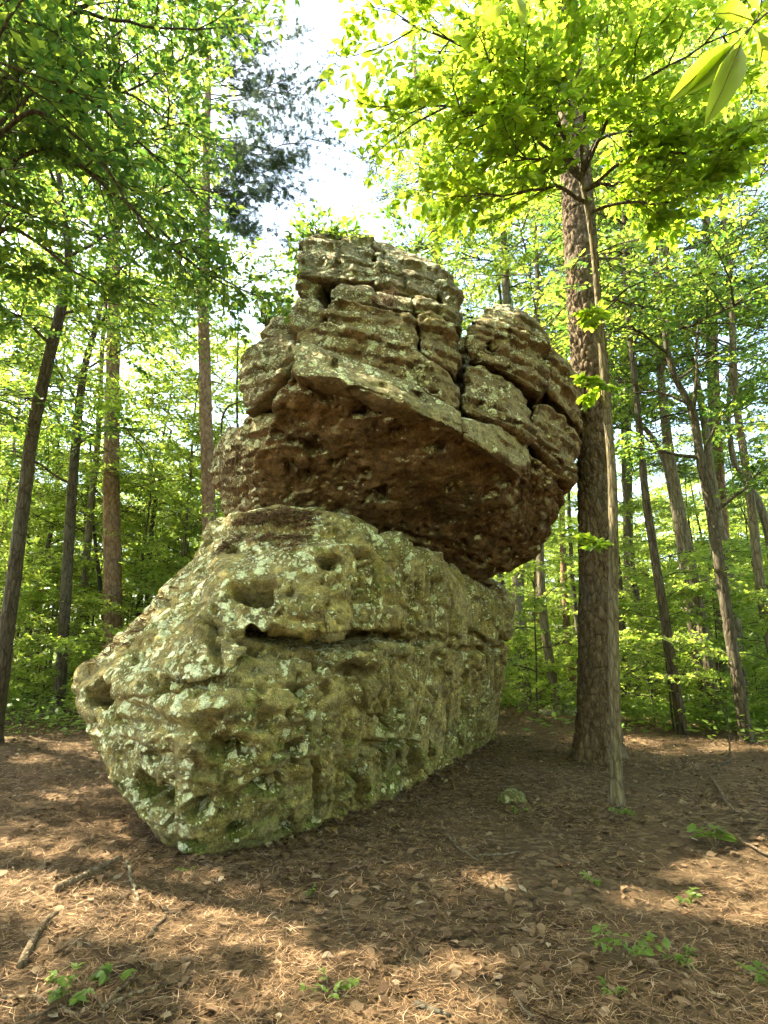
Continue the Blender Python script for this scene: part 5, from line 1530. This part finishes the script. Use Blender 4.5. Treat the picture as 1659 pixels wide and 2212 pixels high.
def dry_leaf_mesh(seed):
    rng = np.random.default_rng(seed)
    m = 6
    prof = [0, .42, .55, .48, .26, 0]
    V = []
    for i in range(m):
        u = i / (m - 1)
        w = prof[i] * rng.uniform(.75, 1.15) * .5
        cup = rng.uniform(.15, .45)
        zc = .18 * math.sin(u * math.pi * rng.uniform(.8, 1.4) + seed) * .5
        V += [(u - .5, w, cup * w + zc), (u - .5, 0, zc), (u - .5, -w * rng.uniform(.8, 1.1), cup * w * rng.uniform(.3, 1.2) + zc)]
    Fq = []
    for i in range(m - 1):
        a = i * 3
        Fq += [(a, a + 1, a + 4, a + 3), (a + 1, a + 2, a + 5, a + 4)]
    return np.array(V), np.array(Fq)
DRY = [dry_leaf_mesh(s) for s in range(6)]
n = 23000
x, y = scatter_xy(n, rng, 1.4, 20.0, .85, 1.3)
k1 = (~in_rock(x, y)) & (rng.uniform(-.5, .5, n) < .05 + .5 * fbm(np.stack([x * .6, y * .6, 0 * x], 1), 24, 3) + .25 * sstep(2, 5, np.abs(x)) + .2 * sstep(6, 10, y))
x, y = x[k1], y[k1]
foot = np.array([ground_at(*f)[:2] for f in ((330, 1800), (410, 1848), (520, 1838), (640, 1805), (800, 1752), (900, 1697), (1000, 1645), (1062, 1600))])
sg = rng.integers(0, len(foot) - 1, 1500); tt = rng.uniform(0, 1, 1500)[:, None]
fp = foot[sg] * (1 - tt) + foot[sg + 1] * tt + np.abs(rng.normal(size=(1500, 1))) * np.array([[.09, -.09]]) + rng.normal(size=(1500, 2)) * .05
x = np.concatenate([x, fp[:, 0]]); y = np.concatenate([y, fp[:, 1]]); n = len(x)
order = np.argsort(np.hypot(x, y))
px, py, dp = project(np.stack([x, y, ground_z(x, y)], 1))
vis = (px > 0) & (px < W) & (py > 0) & (py < H)
cand = [i for i in order if vis[i]][:300]
cs = set(cand)
dry_me = []
for V, Fq in DRY:
    me = make_mesh('fallen_leaf', V, Fq); me.materials.append(M_DRY); dry_me.append(me)
zz = floor_z(x, y)
VV, FF, n0 = [], [], 0
from mathutils import Euler
for i in range(n):
    s = .025 + .08 * rng.uniform() ** 1.7; e = (rng.normal() * .3, rng.normal() * .3, rng.uniform(0, 6.28)); k = int(rng.integers(0, 6))
    if i in cs:
        o = bpy.data.objects.new('fallen_leaf', dry_me[k]); COL.objects.link(o)
        o.location = (x[i], y[i], zz[i] + .018); o.rotation_euler = e; o.scale = (s, s, s)
        tag(o, 'dry brown fallen leaf lying on the needles in the near foreground', 'leaf', 'fallen leaves in the near foreground')
    else:
        R = np.array(Euler(e).to_matrix())
        V, Fq = DRY[k]
        VV.append((V * s) @ R.T + np.array([x[i], y[i], zz[i] + .015])); FF.append(Fq + n0); n0 += len(V)
o = mesh_obj('leaf_litter', np.concatenate(VV), np.concatenate(FF), M_DRY)
tag(o, 'dry brown leaf litter spread over the forest floor', 'leaf litter', kind='stuff')

# pine straw lodged on the rocks
def straw(name, label, pix, n, V_rock, rng, spread=.10, length=.15):
    N = np.zeros_like(V_rock); N[:, 2] = 1; 
    pxr, pyr, dep = project(V_rock)
    C = []
    for (xx, yy) in pix:
        d2 = (pxr - xx) ** 2 + (pyr - yy) ** 2
        ok = np.where(d2 < max(d2.min() + 60, 100))[0]
        C.append(V_rock[ok[np.argmin(dep[ok])]])
    C = np.array(C)
    c = C[rng.integers(0, len(C), n)] + rng.normal(size=(n, 3)) * np.array([spread, spread, .012]) 
    # settle on the rock surface
    order = np.argsort(V_rock[:, 0]);
    gx = {}
    for vtx in V_rock:
        key = (int(vtx[0] / .05), int(vtx[1] / .05))
        if key not in gx or gx[key] < vtx[2]: gx[key] = vtx[2]
    c[:, 2] = [gx.get((int(p[0] / .05), int(p[1] / .05)), p[2]) for p in c] + rng.uniform(.0, .03, n)
    D = rng.normal(size=(n, 3)) * np.array([1, 1, .35]); D /= np.linalg.norm(D, axis=1, keepdims=True)
    sd = np.cross(D, UP + rng.normal(size=(n, 3)) * .3); sd /= np.linalg.norm(sd, axis=1, keepdims=True)
    L = length * rng.uniform(.5, 1.2, n); w = .0022
    V = np.stack([c - D * (L / 2)[:, None], c + sd * w + rng.normal(size=(n, 3)) * .008, c - sd * w, c + D * (L / 2)[:, None] - np.array([0, 0, .02])], 1).reshape(-1, 3)
    b = np.arange(n) * 4
    T = np.concatenate([np.stack([b, b + 1, b + 2], 1), np.stack([b + 1, b + 3, b + 2], 1)])
    o = mesh_obj(name, V, T, M_NEEDLE, smooth=False)
    tag(o, label, 'needles', kind='stuff')
top = [(480, 1180), (500, 1160), (520, 1145), (545, 1135), (570, 1125), (590, 1115), (610, 1110), (630, 1110), (650, 1110), (670, 1115), (655, 1130), (640, 1150), (630, 1170), (610, 1125), (560, 1150), (520, 1120), (560, 1110), (590, 1130), (620, 1140)]
straw('rock_straw', 'brown pine straw matted on top of the pedestal boulder', top, 2600, LOWER_V, rng, .06)
edge = [(330, 1310), (310, 1330), (290, 1350), (270, 1370), (250, 1385), (230, 1400), (210, 1420), (195, 1435), (350, 1290), (370, 1260)]
straw('rock_straw', 'brown pine straw along the left sloping edge of the pedestal boulder', edge, 260, LOWER_V, rng, .05)

# ------------------------------------------------------------------ sticks, seedlings
Z7 = lambda x, y: (x * .5, 1440 + y * .5)
Z8 = lambda x, y: (829 + x * .5, 1440 + y * .5)
def stick(label, pix, r, mat=M_STICK, lift=.012, name='fallen_stick', air=None):
    P = np.array([ground_at(*p) for p in pix])
    P[:, 2] += r + lift
    if air is not None: P[:, 2] += np.array(air)
    path, rad = resample(P, np.linspace(r, r * .55, len(P)), .05)
    path[1:-1] += np.random.default_rng(len(label)).normal(size=path[1:-1].shape) * np.array([.006, .006, .003])
    V, q = tube(path, rad, 8, .15, len(label))
    n = len(path); c0 = len(V)
    V = np.vstack([V, path[0], path[-1]])
    caps = np.array([[c0, (k + 1) % 8, k] for k in range(8)] + [[c0 + 1, (n - 1) * 8 + k, (n - 1) * 8 + (k + 1) % 8] for k in range(8)])
    o = bpy.data.objects.new(name, make_mesh(name, V - path[0], [q, caps])); o.data.materials.append(mat)
    o.location = path[0]; COL.objects.link(o)
    tag(o, label, 'stick', 'fallen sticks on the forest floor')
stick('long dark fallen branch left of the boulder foot pointing at the rock', [Z7(240, 990), Z7(330, 945), Z7(430, 895), Z7(520, 850)], .028)
stick('thick brown branch lying along the lower left edge', [Z7(85, 1330), Z7(125, 1235), Z7(180, 1150), Z7(245, 1090)], .024)
stick('crooked dark stick running down from the boulder foot', [Z7(548, 860), Z7(570, 960), Z7(605, 1030)], .014, M_BARK_MID)
stick('small curved stick in the sunlit needles below the boulder', [Z7(680, 1030), Z7(735, 1080), Z7(795, 1092)], .009, M_BARK)
stick('short dark stick standing out against the sunlit needle patch', [Z7(650, 1190), Z7(690, 1130), Z7(718, 1085)], .011, M_BARK)
stick('long pale thin branch crossing the bottom left foreground', [Z7(430, 1525), Z7(560, 1445), Z7(700, 1400), Z7(850, 1375)], .010)
stick('pale thin stick rising to the right in the bottom left corner', [Z7(450, 1500), Z7(550, 1380), Z7(640, 1265)], .008)
stick('bleached curved twig nearest the bottom left corner', [Z7(0, 1465), Z7(130, 1450), Z7(220, 1482), Z7(330, 1530)], .011)
stick('second bleached twig below it in the bottom left corner', [Z7(110, 1544), Z7(250, 1490), Z7(340, 1544)], .010)
stick('arched twig in the bottom left corner beside the small green leaf', [Z7(360, 1430), Z7(410, 1430), Z7(440, 1480), Z7(445, 1540)], .008)
stick('thin dark twig at the bottom left of centre', [Z7(820, 1540), Z7(930, 1480), Z7(1010, 1390)], .007, M_BARK)
stick('thin forked twig right of the sunlit needle patch', [Z7(1470, 1040), Z7(1520, 1190), Z7(1600, 1250)], .006)
stick('short bent brown stick on the needles at the centre right', [Z8(400, 832), Z8(480, 828), Z8(590, 815)], .011, M_BARK_MID)
stick('thin twig left of the short bent stick', [Z8(275, 740), Z8(330, 800), Z8(410, 850)], .007, M_BARK_MID)
stick('white bare twig at the bottom edge of the picture', [Z8(555, 1425), Z8(600, 1500), Z8(650, 1544)], .007)
stick('dark rotten stick at the bottom centre edge', [Z8(140, 1495), Z8(210, 1520), Z8(290, 1544)], .016, M_BARK)
stick('pale mossy branch lying below the dark forked hardwood', [Z8(1415, 490), Z8(1450, 540), Z8(1480, 600), Z8(1520, 640)], .022)
stick('pale branch lying along the right edge by the bright seedling', [Z8(1390, 690), Z8(1450, 720), Z8(1550, 770), Z8(1659, 830)], .018)
stick('thin pale twig crossing behind the pale mossy branch', [Z8(1260, 540), Z8(1340, 580), Z8(1400, 620)], .009)
stick('bleached forked twig left of the sunlit patch on the right', [Z8(1040, 790), Z8(1100, 810), Z8(1130, 840), Z8(1125, 880)], .007)
stick('dark upright bent stem at the right edge of the clearing', [Z8(1420, 442), Z8(1500, 432), Z8(1510, 425), Z8(1512, 424)], .016, M_BARK, air=[0, .05, .4, .85])

def seedling(label, pix, size, n, rng, leaf=.07, shape=1, mat=M_SEEDLING):
    b = ground_at(*pix)
    root = thing('seedling', label, 'seedling', b, 'green seedlings on the forest floor')
    lv, w = Leaves(), Wood()
    for k in range(n):
        a = rng.uniform(0, 6.28); L = size * rng.uniform(.4, 1)
        e = b + np.array([math.cos(a) * L, math.sin(a) * L * .8, size * rng.uniform(.3, .7)])
        w.add(*tube([b + [0, 0, -.02], (b + e) / 2 + [0, 0, size * .15], e], [.003, .002, .001], 4))
        for u in (.55, .8, 1.0):
            for s in (-1, 1):
                d = rot_about((e - b), UP, s * rng.uniform(.5, 1.1)); d[2] = rng.normal() * .02
                lv.add(b + (e - b) * u + [0, 0, size * .12 * (1 - u)], d, leaf * rng.uniform(.7, 1.2))
    V, q = w.arrays(); mesh_obj('stem', V, q, M_BARK_PALE, root)
    P, D, S = map(np.array, (lv.p, lv.d, lv.s))
    V, T = leaf_arrays(P, D, S, rng, 1, tilt=.3, aspect=.55)
    for i in range(len(P)):
        mesh_obj('leaf', V[i * 7:i * 7 + 7], T[:6], mat, root, smooth=False)
rng = np.random.default_rng(99)
seedling('leafy green seedling at the foot of the slender pale tree', Z8(1045, 655), .16, 8, rng, .05)
seedling('bright seedling with big leaves on the right beside the pale branch', Z8(1440, 800), .22, 4, rng, .13)
seedling('broad low patch of green seedling leaves at the lower right', Z8(1050, 1275), .22, 10, rng, .055)
seedling('small green seedling right of the broad seedling patch', Z8(1310, 1290), .10, 6, rng, .045)
seedling('single dull green seedling leaf cluster at the lower centre right', Z8(900, 945), .08, 3, rng, .05)
seedling('tiny green seedling in front of the mossy stone', Z8(600, 640), .12, 3, rng, .05)
seedling('green seedling in the sunlit patch on the right', Z8(1300, 1025), .10, 4, rng, .05)
seedling('small seedling just below the broad seedling patch', Z8(985, 1420), .09, 4, rng, .045)
seedling('little green plant in the bottom left foreground', Z7(480, 1375), .10, 4, rng, .06)
seedling('green seedling at the bottom edge near the centre', Z7(1430, 1425), .14, 8, rng, .035)
seedling('low green plant left of the little green plant', Z7(300, 1385), .09, 4, rng, .045)
seedling('tiny seedling at the mossy foot of the pedestal boulder', Z7(800, 890), .07, 3, rng, .035)
seedling('tiny seedling in the shaded needles below the boulder', Z7(1330, 985), .07, 3, rng, .035)
seedling('pale grey-green plant among the twigs in the bottom left corner', Z7(290, 1475), .10, 6, rng, .05)
seedling('seedling at the bottom right corner', Z8(1600, 1380), .12, 5, rng, .05)
